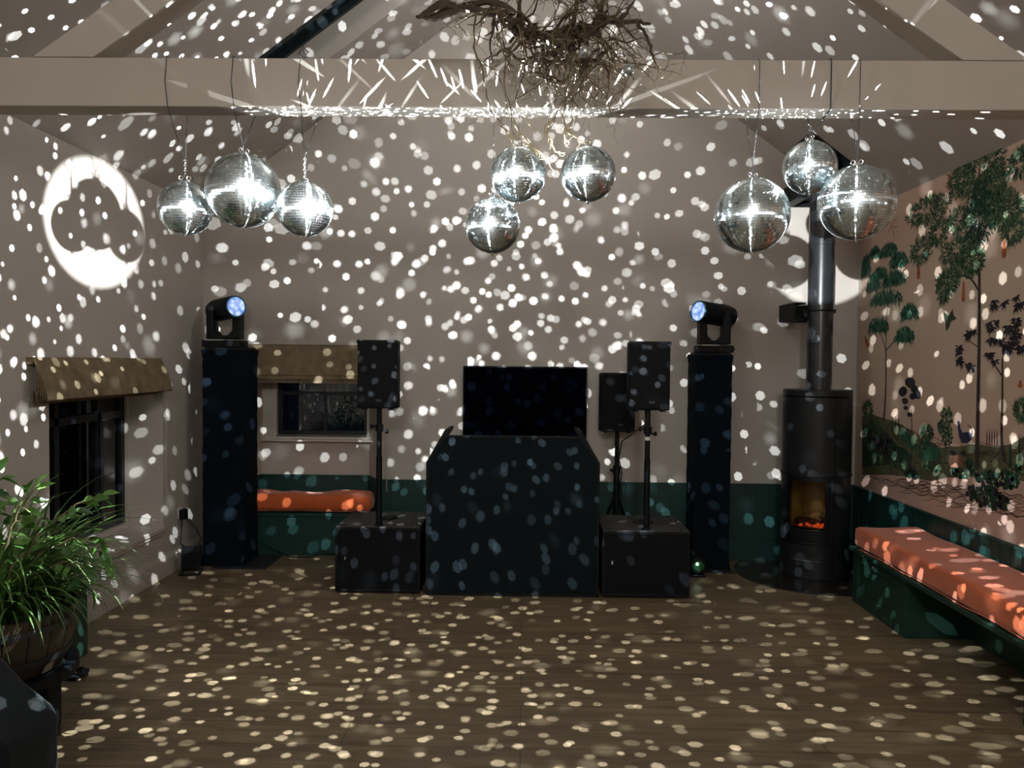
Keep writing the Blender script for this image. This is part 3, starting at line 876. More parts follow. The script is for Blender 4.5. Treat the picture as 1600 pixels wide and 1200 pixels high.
# ------------------------------------------------------------------ loudspeakers, poles
def speaker(cx, cy, z0, z1, w, D, label, rz=0, group='small black loudspeakers on poles'):
    t = thing('loudspeaker', (cx, cy, z0), label, 'loudspeaker', group, rz)
    H = z1 - z0
    one('cabinet', M['blackmat'], lambda b: b.prism([(-w / 2, -D / 2 + .02), (w / 2, -D / 2 + .02), (w / 2, 0), (w * .30, D / 2), (-w * .30, D / 2), (-w / 2, 0)], lambda u, v, d: (u, v, d), 0, H), t, bevel=.008)
    def f(b):
        b.prism([(-w / 2 + .004, 0), (w / 2 - .004, 0), (w / 2 - .008, .02), (-w / 2 + .008, .02)], lambda u, v, d: (u, -D / 2 + v * .9, d), .006, H - .006)
    g = one('grille', M['grille'], f, t, bevel=.003)
    one('badge', M['metal'], lambda b: b.box((-.006, -D / 2 - .003, .045), (.030, -D / 2 + .001, .060)), g)
    for s in (-1, 1):
        one('foot', M['black'], lambda b: b.box((s * w * .33 - .016, -D / 2 + .02, -.010), (s * w * .33 + .016, -D / 2 + .06, .002)), t)
    one('corner_cap', M['black'], lambda b: (b.box((-w / 2 - .003, -D / 2 + .012, H - .018), (w / 2 + .003, -D / 2 + .03, H + .004)),), t, bevel=.003)
    return t
speaker(-.937, 5.17, 1.192, 1.626, .256, .27, 'black loudspeaker on the pole of the left subwoofer, in front of the small window')
speaker(.800, 5.17, 1.198, 1.633, .262, .27, 'black loudspeaker on the pole of the right subwoofer, nearest right of the television')
speaker(.672, 5.83, 1.000, 1.423, .245, .25, 'lower black loudspeaker half hidden behind the right-hand one', 0.12)
def pole(cx, cy, z0, z1, ks, label):
    t = thing('speaker_pole', (cx, cy, z0), label, 'pole', 'speaker poles')
    L = z1 - z0
    one('tube', M['black'], lambda b: (b.cyl((0, 0, 0), (0, 0, L * .58), .0195, None, 20), b.cyl((0, 0, L * .56), (0, 0, L), .0165, None, 20)), t, smooth=True)
    one('collar', M['black'], lambda b: b.cyl((0, 0, L * .80), (0, 0, L * .86), .026, None, 20), t, smooth=True)
    for s, q in ((-1, .84), (1, .80)):
        one('knob', M['black'], lambda b: (b.cyl((s * .02, 0, L * q), (s * .040, 0, L * q), .006), b.cyl((s * .040, 0, L * q), (s * .058, 0, L * q), .016, .013, 10)), t)
    if ks: one('tag_band', M['white'], lambda b: b.cyl((0, 0, L * .745), (0, 0, L * .775), .0205, None, 20), t)
    return t
pole(-.931, 5.105, .4445, 1.192, False, 'black pole standing on the left subwoofer')
pole(.795, 5.075, .4445, 1.198, True, 'black pole standing on the right subwoofer')
t = thing('speaker_stand', (.690, 5.83, 0), 'black tripod stand behind the right subwoofer', 'speaker stand')
one('pole', M['black'], lambda b: (b.cyl((0, 0, .25), (0, 0, .72), .022), b.cyl((0, 0, .70), (0, 0, .998), .016)), t, smooth=True)
one('collar', M['black'], lambda b: (b.cyl((0, 0, .68), (0, 0, .74), .028), b.cyl((-.05, 0, .71), (-.02, 0, .71), .012)), t)
for k in range(3):
    a = 2 * PI * k / 3 + .5
    one('leg', M['black'], lambda b: b.tube([(.02 * math.cos(a), .02 * math.sin(a), .50), (.12 * math.cos(a), .12 * math.sin(a), .25), (.20 * math.cos(a), .20 * math.sin(a), .012)], .010, 8), t)
cb = one('cable', M['black'], lambda b: b.tube([(.80, 5.24, 1.195), (.815, 5.26, 1.10), (.76, 5.45, 1.02), (.715, 5.75, .93), (.70, 5.80, .80), (.725, 5.80, .70), (.712, 5.80, .60), (.72, 5.80, .5)], .0045, 6), smooth=True)
tag(cb, 'thin black cable looping between the two right-hand loudspeakers', 'cable')

# ------------------------------------------------------------------ lighting towers with moving heads
def column(cx, cy, w, h, label, plate):
    t = thing('lighting_column', (cx, cy, 0), label, 'column', 'fabric covered lighting columns')
    def f(b):
        n = 26; m = 7; vs = []; fs = []
        rng = random.Random(int(cx * 100))
        ring = []
        for s in range(4):
            for i in range(m): ring.append((s, i / m))
        for k in range(n + 1):
            z = h * k / n
            flare = .010 * max(0, (k - n + 1)) + .008 * max(0, 1 - k) 
            for s, u in ring:
                q = w / 2 + flare
                e = (-q + 2 * q * u)
                x, y = [(e, -q), (q, e), (-e, q), (-q, -e)][s]
                d = .0025 * noise.noise(Vector((x * 12, y * 12, z * 9 + cx))) + (.0022 * math.sin(k * 2.4) if (u == 0) else 0)
                vs.append((x * (1 + d * 5), y * (1 + d * 5), z + .003))
        R = len(ring)
        for k in range(n):
            for i in range(R):
                fs.append((k * R + i, k * R + (i + 1) % R, (k + 1) * R + (i + 1) % R, (k + 1) * R + i))
        fs.append(tuple(range(n * R, (n + 1) * R)))
        b.add(vs, fs)
    one('fabric_cover', M['scrim'], f, t, smooth=True)
    one('base_plate', M['metal'], lambda b: b.box(*plate), t, bevel=.003)
    one('top_plate', M['black'], lambda b: (b.box((-w / 2 - .004, -w / 2 - .004, h + .004), (w / 2 + .004, w / 2 + .004, h + .012)), b.box((-w / 2 + .01, -w / 2 + .01, h + .012), (w / 2 - .01, w / 2 - .01, h + .022))), t)
    return t
c1 = column(-2.160, 5.81, .296, 1.560, 'left tall square column sleeved in black fabric', ((-.06, -.225, 0), (.33, .20, .008)))
c2 = column(1.372, 5.88, .262, 1.556, 'right tall square column sleeved in black fabric', ((-.20, -.245, 0), (.155, .15, .008)))

def moving_head(cx, cy, z, pan, tilt, label, w=.245):
    t = thing('moving_head_light', (cx, cy, z), label, 'stage light', 'moving head lights on the columns')
    def f(b):
        b.box((-w / 2 - .012, -.10, .0), (w / 2 + .012, .10, .052))
        for s in (-1, 1): b.cyl((s * (w / 2 + .010), -.05, .028), (s * (w / 2 + .03), -.05, .028), .010)
        b.cyl((0, -.10, .026), (0, -.108, .026), .014)
    one('base', M['black'], f, t, bevel=.008)
    one('base_stripe', M['white'], lambda b: b.box((-w / 2 + .01, -.101, .050), (.02, .09, .0545)), t)
    def f(b):
        hw = w / 2
        outer_l = [(-hw, .060), (hw, .060), (hw, .30), (hw - .055, .30), (hw - .055, .125), (hw - .088, .088), (-hw + .088, .088), (-hw + .055, .125), (-hw + .055, .30), (-hw, .30)]
        b.prism(outer_l, lambda u, v, d: (u, d, v), -.055, .055)
    one('yoke', M['black'], f, t, bevel=.008)
    d = Vector((math.sin(pan) * math.cos(tilt), -math.cos(pan) * math.cos(tilt), math.sin(tilt)))
    c = Vector((0, 0, .283))
    b = MB(); 
    b.tube([c - d * .175, c - d * .165, c - d * .12, c - d * .05, c + d * .03, c + d * .15, c + d * .158], [.052, .074, .083, .083, .081, .081, .074], 28)
    hd = b.build('head', M['black'], t, smooth=True)
    b = MB(); 
    a = d.orthogonal().normalized(); e = d.cross(a)
    pts = [c + d * .160 + a * (.073 * math.cos(2 * PI * i / 28)) + e * (.073 * math.sin(2 * PI * i / 28)) for i in range(29)]
    b.tube(pts, .006, 6, False); b.build('lens_rim', M['lensrim'], hd, smooth=True)
    b = MB()
    prof = [(.0, .172), (.03, .170), (.055, .165), (.068, .158)]
    vs = []; fs = []
    seg = 28
    vs.append(c + d * .174)
    for r, q in prof[1:]:
        for i in range(seg):
            vs.append(c + d * q + a * (r * math.cos(2 * PI * i / seg)) + e * (r * math.sin(2 * PI * i / seg)))
    for i in range(seg): fs.append((0, 1 + i, 1 + (i + 1) % seg))
    for k in range(2):
        for i in range(seg): fs.append((1 + k * seg + i, 1 + (k + 1) * seg + i, 1 + (k + 1) * seg + (i + 1) % seg, 1 + k * seg + (i + 1) % seg))
    b.add(vs, fs); b.build('lens', M['lens'], hd, smooth=True)
    return t
moving_head(-2.195, 5.80, 1.584, math.radians(48), math.radians(4), 'black moving head light facing right on the left column', .245)
moving_head(1.392, 5.86, 1.580, math.radians(-58), math.radians(5), 'black moving head light facing left on the right column', .225)
fl = thing('uplighter', (1.235, 5.55, 0), 'small black floor light glowing green beside the right column', 'stage light')
one('body', M['black'], lambda b: (b.cyl((0, -.02, .085), (0, .10, .085), .055, .05, 24), b.box((-.05, -.02, 0), (.05, .09, .02))), fl, bevel=.004)
one('lens', mat('green_lens', (.01, .05, .02), .1, emit=(.02, .22, .07), estr=.03), lambda b: b.cyl((0, -.03, .085), (0, -.018, .085), .036, None, 24), fl)
one('diode', mat('diode_glow', (.8, 1, .8), .1, emit=(.8, 1, .75), estr=14), lambda b: b.lathe([(0, -.009), (.007, -.005), (.009, 0), (.007, .005), (0, .009)], 10, (-.012, -.036, .10)), fl)

# ------------------------------------------------------------------ wood burning stove with flue
SX, SY, SR = 2.093, 5.68, .234
st = thing('stove', (SX, SY, 0), 'tall round black wood-burning stove in the right corner', 'stove')
FA = math.atan2(-math.cos(math.radians(34)), -math.sin(math.radians(34)))   # azimuth the door faces
HWd = math.radians(38)
def ringwall(b, r0, r1, z0, z1, a0, a1, seg=40):
    vs = []; fs = []
    for i in range(seg + 1):
        a = a0 + (a1 - a0) * i / seg
        for r in (r0, r1):
            for z in (z0, z1): vs.append((r * math.cos(a), r * math.sin(a), z))
    for i in range(seg):
        o = i * 4; p = o + 4
        fs += [(o + 2, p + 2, p + 3, o + 3), (o, o + 1, p + 1, p), (o + 1, o + 3, p + 3, p + 1), (o, p, p + 2, o + 2)]
    fs += [(0, 2, 3, 1), (seg * 4, seg * 4 + 1, seg * 4 + 3, seg * 4 + 2)]
    b.add(vs, fs)
def f(b):
    ringwall(b, SR - .02, SR, .015, .262, 0, 2 * PI, 72)
    ringwall(b, SR - .02, SR, .722, 1.272, 0, 2 * PI, 72)
    ringwall(b, SR - .02, SR, .262, .722, FA + HWd, FA + 2 * PI - HWd, 60)
    b.lathe([(SR - .02, .722), (0, .722)], 40); b.lathe([(0, .262), (SR - .02, .262)], 40)
one('body', M['stove'], f, st, smooth=True)
def f(b):
    b.lathe([(0, 1.322), (SR - .004, 1.322), (SR, 1.318), (SR, 1.282), (SR - .006, 1.278), (0, 1.278)], 72)
one('top_plate', M['stove'], f, st, smooth=True)
def f(b):
    b.lathe([(SR - .012, 0), (SR + .002, 0), (SR + .002, .018), (SR - .01, .02)], 60)
    ringwall(b, SR - .002, SR + .006, .252, .260, 0, 2 * PI, 60)
    ringwall(b, SR - .002, SR + .006, .724, .731, 0, 2 * PI, 60)
    for k, (za, zb) in enumerate(((.262, .722), (.735, 1.272), (.02, .25))):
        for a in ((FA + HWd + .10),):
            ringwall(b, SR - .001, SR + .0015, za, zb, a, a + .02, 1)
one('trim_ring', M['black'], f, st, smooth=True)
dr = one('door', M['black'], lambda b: (ringwall(b, SR - .012, SR + .004, .268, .355, FA - HWd, FA + HWd, 30), ringwall(b, SR - .012, SR + .004, .695, .718, FA - HWd, FA + HWd, 30),
        ringwall(b, SR - .012, SR + .004, .355, .695, FA - HWd, FA - HWd + .10, 6), ringwall(b, SR - .012, SR + .004, .355, .695, FA + HWd - .16, FA + HWd, 6)), st, smooth=True)
one('window', M['stoveglass'], lambda b: ringwall(b, SR - .006, SR - .003, .350, .700, FA - HWd + .08, FA + HWd - .14, 24), dr, smooth=True)
# fire chamber
fd = Vector((math.cos(FA), math.sin(FA), 0)); fs_ = Vector((-fd.y, fd.x, 0))
def f(b):
    P = [fs_ * -.15 + fd * .08, fs_ * -.11 - fd * .10, fs_ * .11 - fd * .10, fs_ * .15 + fd * .08]
    for i in range(3):
        a, c = P[i], P[i + 1]
        b.add([(a.x, a.y, .30), (c.x, c.y, .30), (c.x, c.y, .71), (a.x, a.y, .71)], [(0, 1, 2, 3)])
    b.add([(p.x, p.y, .345) for p in P], [(0, 1, 2, 3)])
one('fire_chamber', M['inner'], f, st)
def f(b):
    for k in range(3):
        o = fs_ * (-.05 + .05 * k) + fd * (.02 * (k % 2))
        b.tube([o - fs_ * .07 + Vector((0, 0, .375 + .022 * k)), o + Vector((0, 0, .382 + .024 * k)), o + fs_ * .06 + fd * .03 + Vector((0, 0, .372 + .018 * k))], [.02, .024, .018], 10)
lg = one('logs', M['log'], f, st, smooth=True)
def f(b):
    rng = random.Random(3)
    for k in range(40):
        o = fs_ * rng.uniform(-.085, .085) + fd * rng.uniform(-.02, .10) + Vector((0, 0, .354 + rng.uniform(0, .012)))
        r = rng.uniform(.004, .009)
        b.box(tuple(o - Vector((r, r, r * .7))), tuple(o + Vector((r, r, r * .7))))
one('embers', M['ember'], f, st)['kind'] = 'stuff'
fireL = bpy.data.lights.new('fire_glow', 'POINT'); fireL.energy = 0.24; fireL.color = (1.0, .78, .42); fireL.shadow_soft_size = .03
fo = bpy.data.objects.new('fire_glow', fireL); fo.location = (SX + fd.x * .05, SY + fd.y * .05, .46); COL.objects.link(fo)
# ash drawer slot handle
def f(b):
    ringwall(b, SR - .001, SR + .010, .135, .152, FA - .50, FA + .42, 20)
    ringwall(b, SR - .001, SR + .007, .158, .164, FA - .50, FA + .42, 20)
one('ash_drawer_handle', M['metal'], f, st, smooth=True)

fp_ = thing('flue_pipe', (SX + .008, SY, 1.322), 'glossy black flue pipe rising from the stove to the ceiling', 'flue pipe')
PR = .087
PT = zr(SX) - 1.322
def f(b):
    prof = [(PR, .0), (PR, .30), (PR + .002, .302), (PR + .002, .318), (PR, .32), (PR, .325), (PR + .002, .327), (PR + .002, .333), (PR, .335), (PR, 1.02), (PR + .003, 1.022), (PR + .003, 1.045), (PR, 1.047), (PR, PT - .075)]
    b.lathe(prof, 48)
one('pipe', M['pipe'], f, fp_, smooth=True)
def f(b):
    x0, x1, y0, y1 = -.165, .125, -.225, .20
    h = lambda x: zr(SX + .008 + x) - 1.322
    P = [(x0, y0), (x1, y0), (x1, y1), (x0, y1)]
    lo = [(x, y, h(x) - .022) for x, y in P]; hi = [(x, y, h(x) - .003) for x, y in P]
    b.add(lo + hi, [(3, 2, 1, 0), (4, 5, 6, 7), (0, 1, 5, 4), (1, 2, 6, 5), (2, 3, 7, 6), (3, 0, 4, 7)])
one('ceiling_plate', M['black'], f, fp_)
for zz in (1.88, 2.745):
    def f(b):
        z = zz - 1.322
        yb = YB - SY - .002
        b.box((-.175, yb - .012, z - .062), (.175, yb, z + .062))
        b.box((-.170, PR * .2, z + .052), (-.095, yb - .012, z + .062)); b.box((-.170, PR * .2, z - .062), (-.095, yb - .012, z - .052))
        b.box((-.175, .02, z - .062), (-.167, yb - .012, z + .062)); b.box((.095, .05, z - .02), (.115, yb - .012, z + .02))
        b.prism([(-.165, -.05), (-.12, -.05), (-.11, .02), (-.155, .03)], lambda u, v, d: (u, d, z + v), .05, .065)
        ringwall_off = []
        vs = []
        for i in range(33):
            a = 2 * PI * i / 32
            vs.append((PR * 1.03 * math.cos(a), PR * 1.03 * math.sin(a), z))
        b.tube(vs, .006, 6, False)
        b.box((-.13, -.01, z - .012), (-PR + .003, .012, z + .012)); b.box((PR - .003, -.01, z - .012), (PR + .02, .012, z + .012))
    one('wall_bracket', M['black'], f, fp_)
hp = one('hearth_plate', M['hearth'], lambda b: b.prism([(2.093 + max(-.555, min(.425, .553 * math.cos(t))), 5.68 + min(.34, .553 * math.sin(t))) for t in [2 * PI * i / 64 for i in range(64)]], lambda u, v, d: (u, v, d), .0005, .008))
tag(hp, 'rounded dark glass hearth plate under the stove', 'hearth')

# ------------------------------------------------------------------ power brick, plug and leads near the left column
t = thing('power_supply', (-2.31, 5.46, 0), 'small black box on a tilted stand at the foot of the left wall', 'power unit', None, .25)
def f(b):
    b.T = Matrix.Rotation(-.14, 4, 'X')
    b.box((-.065, .0, .035), (.065, .05, .185))
one('body', M['blackmat'], f, t, bevel=.004)
def f(b):
    for s in (-1, 1): b.tube([(s * .06, -.05, .008), (s * .058, .05, .009), (s * .06, .02, .12), (s * .062, .055, .19)], .006, 6)
    b.tube([(-.07, -.05, .007), (.07, -.05, .007)], .007, 6); b.tube([(-.07, .09, .007), (.07, .09, .007)], .006, 6)
    for s in (-1, 1): b.tube([(s * .066, -.05, .007), (s * .066, .09, .007)], .006, 6)
one('stand', M['black'], f, t)
sk = thing('wall_socket', (XL, 5.628, .395), 'black plug in a wall socket above the small black power box', 'socket')
one('faceplate', M['white'], lambda b: b.box((0.001, -.040, -.040), (.008, .034, .040)), sk, bevel=.003)
one('plug', M['black'], lambda b: b.box((.010, -.035, -.045), (.050, .03, .025)), sk, bevel=.006)
cb = one('cable', M['black'], lambda b: (b.tube([(-2.43, 5.60, .35), (-2.42, 5.56, .26), (-2.40, 5.50, .20), (-2.345, 5.50, .17)], .004, 6), b.tube([(-2.42, 5.64, .35), (-2.36, 5.66, .28), (-2.30, 5.62, .21), (-2.29, 5.54, .17)], .004, 6)), smooth=True)
tag(cb, 'pair of black leads between the wall plug and the small power box', 'cable')
cb = one('cable', M['black'], lambda b: b.tube([(-2.0, 5.99, .10), (-1.88, 5.96, .05), (-1.75, 5.94, .008), (-1.62, 5.93, .006), (-1.52, 5.95, .03), (-1.42, 5.94, .03), (-1.32, 5.90, .008), (-1.15, 5.85, .006), (-1.05, 5.7, .006)], .004, 6), smooth=True)
tag(cb, 'thin black cable lying along the floor below the window seat', 'cable')
# ------------------------------------------------------------------ mirror balls
def ball_mesh(name, r, tile, seed=1, seg=28):
    rng = random.Random(seed)
    b = MB()
    rows = round(PI * r / tile)
    g = .90
    b.cur = 0
    for i in range(1, rows):
        la = -PI / 2 + PI * (i + .5) / rows if i < rows else 0
        if i >= rows: break
        cl = math.cos(la)
        n = max(3, round(2 * PI * r * cl / tile))
        off = rng.random()
        h = PI * r / rows * g / 2
        w_ = 2 * PI * r * cl / n * g / 2
        for k in range(n):
            lo = 2 * PI * (k + off) / n
            nrm = Vector((cl * math.cos(lo), cl * math.sin(lo), math.sin(la)))
            e = Vector((-math.sin(lo), math.cos(lo), 0)); u = nrm.cross(e)
            # small mounting error of each tile
            tx, ty = rng.gauss(0, .012), rng.gauss(0, .012)
            e2 = e + nrm * tx; u2 = u + nrm * ty
            c = nrm * r
            b.add([c - e2 * w_ - u2 * h, c + e2 * w_ - u2 * h, c + e2 * w_ + u2 * h, c - e2 * w_ + u2 * h], [(0, 1, 2, 3)])
    b.cur = 1
    b.lathe([(0, -r + .001)] + [((r - .0015) * math.cos(-PI / 2 + PI * k / 24), (r - .0015) * math.sin(-PI / 2 + PI * k / 24)) for k in range(1, 24)] + [(0, r - .001)], 36)
    me = bpy.data.meshes.new(name)
    me.from_pydata(b.v, [], b.f)
    me.materials.append(M['mirror']); me.materials.append(M['tileback'])
    me.polygons.foreach_set('material_index', b.mi)
    me.update()
    bm = bmesh.new(); bm.from_mesh(me)
    for f_ in bm.faces:
        if f_.normal.dot(f_.calc_center_median()) < 0: f_.normal_flip()
    bm.to_mesh(me); bm.free()
    return me
BM = {.108: ball_mesh('mirror_ball_small', .108, .0105, 3), .145: ball_mesh('mirror_ball_large', .145, .0108, 5)}
labels = {
    'L1': 'small mirror ball, leftmost in the bright left-hand trio',
    'L2': 'large bright mirror ball in the middle of the left-hand trio',
    'L3': 'small dazzling mirror ball, rightmost of the left-hand trio',
    'C1': 'small bright mirror ball under the lit roots, upper left of the middle trio',
    'C2': 'small bright mirror ball, rightmost of the middle trio under the branch',
    'C3': 'lowest mirror ball of the middle trio, above the television',
    'R1': 'large dark mirror ball, lowest and leftmost of the right-hand trio',
    'R2': 'small dark mirror ball, highest of the right-hand trio, before the flue plate',
    'R3': 'large dark mirror ball, rightmost of all, overlapping the flue pipe',
}
groups = {'L': 'bright mirror balls on the left of the beam', 'C': 'bright mirror balls under the hanging branch', 'R': 'dark mirror balls on the right of the beam'}
def cablep(b, x, y, z0, gz, sx0, sx1, r=.0017, over=True, slack=0.0):
    """cable looped over the tie beam; z0 ball top, gz the height where both strands meet; all local to (x,y)"""
    G = Vector((0, 0, gz)); yf = TY0 - y - .006; yb = TY1 - y + .006; zb, zt = TB0, TB1
    b.tube([(0, 0, z0), (0, 0, gz)], r * 1.3, 5)
    if over:
        p = [G, Vector((sx0 * .55, yf * .55, (gz + zb) / 2)), Vector((sx0 + slack * .3, yf, zb)), Vector((sx0 - slack, yf - .001, (zb + zt) / 2)), Vector((sx0, yf, zt + .004)),
             Vector((sx0 * .5 + sx1 * .5, 0, zt + .006)), Vector((sx1, yb, zt + .004)), Vector((sx1, yb, zb)), Vector((sx1 * .5, yb * .5, (gz + zb) / 2)), G]
        b.tube(p, r, 6)
for k, (x, y, z, r) in BALLS.items():
    o = bpy.data.objects.new('disco_ball', BM[r]); COL.objects.link(o)
    o.location = (x, y, z)
    o.rotation_euler = (0, 0, {'L1': .3, 'L2': .9, 'L3': 1.7, 'C1': .2, 'C2': 2.2, 'C3': 1.1, 'R1': .5, 'R2': 1.9, 'R3': 2.8}[k])
    tag(o, labels[k], 'disco ball', groups[k[0]])
    def cap_(b):
        b.lathe([(0, r + .010), (.012, r + .008), (.020, r - .002), (.020, r - .006)], 20)
    one('top_cap', M['chrome'], cap_, o, smooth=True)
    one('bottom_stud', M['chrome'], lambda b: b.lathe([(0, -r - .012), (.004, -r - .008), (.007, -r + .002)], 12), o, smooth=True)
    rg = random.Random(k)
    for s in (-1, 1):
        one('eyelet', M['chrome'], lambda b: b.torus((s * rg.uniform(.012, .022), 0, r + .014), .0075, .0022, 'y', 16, 6), o, smooth=True)
    inv = Matrix.Rotation(-o.rotation_euler.z, 4, 'Z')
    def cb_(b):
        b.T = inv @ Matrix.Translation((0, 0, -z))
        zt = z + r + .012
        if k[0] == 'L':
            gz = zt + {'L1': .075, 'L2': .018, 'L3': .085}[k]
            cablep(b, x, y, zt, gz, {'L1': -.012, 'L2': -.02, 'L3': -.012}[k], {'L1': .012, 'L2': .02, 'L3': .025}[k], .0017, True, .008)
            if k != 'L2':
                # untidy black tie on top of the beam
                b.tube([(-.01, -.055, TB1), (-.002, -.05, TB1 + .028), (.014, -.04, TB1 + .006), (.028, -.045, TB1 + .012), (.012, -.05, TB1 + .022), (.004, -.05, TB1 + .035)], .0026, 5)
        elif k[0] == 'C':
            b.tube([(0, 0, zt), (.002, 0, TB0 + .002)], .0009, 5)
        else:
            gz = zt + {'R1': .045, 'R2': .01, 'R3': .04}[k]
            cablep(b, x, y, zt, gz, {'R1': .004, 'R2': .010, 'R3': -.018}[k], {'R1': -.012, 'R2': -.03, 'R3': .005}[k], {'R1': .0015, 'R2': .0026, 'R3': .0015}[k], True, 0)
    one('cable', M['metal'], cb_, o, smooth=True)
    if k in ('L1', 'L3', 'R2'):
        def ch(b):
            b.T = inv
            n = 7 if k != 'R2' else 4
            for i in range(n):
                b.torus((0, 0, r + .022 + i * .0105), .0055, .0015, 'x' if i % 2 else 'y', 12, 5)
        one('chain', M['chrome'], ch, o, smooth=True)

# ------------------------------------------------------------------ hanging branch
BY = 2.74
def bp(u, v, d=0.0):
    """sketch grid of the branch: u across, v down, d depth (metres)"""
    return Vector(((u - 821) * .00220, BY + d, 2.672 - (v - 47) * .00218))
br = bpy.data.objects.new('hanging_branch', None); br.location = (.05, BY, 2.66); COL.objects.link(br)
tag(br, 'gnarled twiggy driftwood branch hanging in front of the tie beam', 'branch')
BT = Matrix.Translation((-.05, -BY, -2.66))
rng = random.Random(11)
def wig(p, a): return p + Vector((rng.uniform(-a, a), rng.uniform(-a, a), rng.uniform(-a, a)))
def limb(b, uv, rad, sub=4, jit=.006):
    P = [bp(*q) for q in uv]
    out = []; rs = []
    n = len(P)
    for i in range(n - 1):
        p0, p1, p2, p3 = P[max(i - 1, 0)], P[i], P[i + 1], P[min(i + 2, n - 1)]
        for s in range(sub):
            t = s / sub
            q = .5 * ((2 * p1) + (-p0 + p2) * t + (2 * p0 - 5 * p1 + 4 * p2 - p3) * t * t + (-p0 + 3 * p1 - 3 * p2 + p3) * t ** 3)
            out.append(wig(q, jit)); rs.append((rad[i] * (1 - t) + rad[i + 1] * t) * rng.uniform(.82, 1.2))
    out.append(P[-1]); rs.append(rad[-1])
    b.tube(out, rs, 8)
    return out
b = MB(); b.T = BT
anch = []
limb(b, [(648, 46, 0), (665, 40, 0), (690, 27, 0), (710, 30, .01), (735, 34, 0), (760, 38, 0), (782, 42, 0)], [.004, .014, .020, .015, .013, .014, .018], 4, .003)
limb(b, [(652, 46, 0), (675, 44, .01), (700, 36, .01), (722, 28, .01), (750, 22, 0), (780, 27, 0), (800, 42, 0)], [.005, .012, .016, .012, .010, .012, .014], 4, .003)
anch += limb(b, [(775, 30, 0), (790, 52, .0), (810, 66, .02), (840, 78, 0), (868, 72, 0), (895, 62, .02), (925, 56, 0), (955, 50, 0)], [.012, .018, .014, .016, .013, .016, .014, .010], 5, .012)
anch += limb(b, [(800, 60, -.04), (830, 82, -.05), (865, 92, -.04), (900, 84, -.03), (930, 70, 0)], [.010, .014, .011, .014, .010], 5, .014)
anch += limb(b, [(860, 86, .05), (885, 102, .06), (915, 106, .05), (945, 92, .04)], [.010, .014, .010, .006], 4, .014)
limb(b, [(930, 58, 0), (940, 45, .02), (965, 48, .03), (990, 44, .04), (1015, 46, .05)], [.018, .014, .010, .007, .004], 4, .004)
limb(b, [(990, 44, .04), (1002, 60, .03), (1012, 82, .02), (1016, 110, 0), (1026, 128, -.01)], [.007, .006, .005, .003, .0015], 4, .003)
limb(b, [(925, 62, 0), (935, 30, .02), (942, 5, .03), (950, -30, .04)], [.014, .009, .008, .006], 4, .004)
limb(b, [(890, 60, 0), (896, 30, 0), (898, 0, 0), (900, -30, 0)], [.010, .007, .006, .005], 4, .004)
limb(b, [(805, 60, 0), (808, 30, -.02), (812, 0, -.03), (815, -35, -.04)], [.010, .006, .005, .005], 4, .004)
limb(b, [(960, 50, .02), (975, 34, .03), (985, 18, .04), (1003, -5, .05)], [.010, .007, .005, .003], 4, .004)
for i in range(58):
    c0 = rng.choice(anch) + Vector((rng.uniform(-.05, .05), rng.uniform(-.06, .06), rng.uniform(-.07, .03)))
    ang = rng.uniform(0, 2 * PI); pts = [c0]; dd = Vector((math.cos(ang), rng.uniform(-.5, .5), math.sin(ang) * .7)).normalized()
    for q in range(7):
        dd = (dd + Vector((rng.uniform(-.7, .7), rng.uniform(-.5, .5), rng.uniform(-.7, .6)))).normalized()
        pts.append(pts[-1] + dd * rng.uniform(.014, .026))
    r0 = rng.uniform(.004, .009)
    b.tube(pts, [r0 * (1 - .75 * q / 7) * rng.uniform(.8, 1.25) for q in range(8)], 7)
b.build('limb', M['bark'], br, smooth=True)

tips = []
def twig(b, p, d, L, r, depth, tipz=None):
    n = 5
    pts = [p.copy()]; q = p.copy(); dd = d.normalized()
    for i in range(n):
        dd = (dd + Vector((rng.uniform(-.60, .60), rng.uniform(-.4, .4), rng.uniform(-.55, .50)))).normalized()
        q = q + dd * (L / n)
        pts.append(q.copy())
        if depth > 0 and i >= 1 and rng.random() < .62:
            sd = (dd + Vector((rng.uniform(-1, 1), rng.uniform(-.5, .5), rng.uniform(-1, .8)))).normalized()
            twig(b, q, sd, L * rng.uniform(.35, .62), r * .62, depth - 1)
    b.tube(pts, [r * (1 - .7 * i / n) for i in range(n + 1)], 5 if r > .0015 else 4)
    tips.append(pts[-1])
b = MB(); b.T = BT
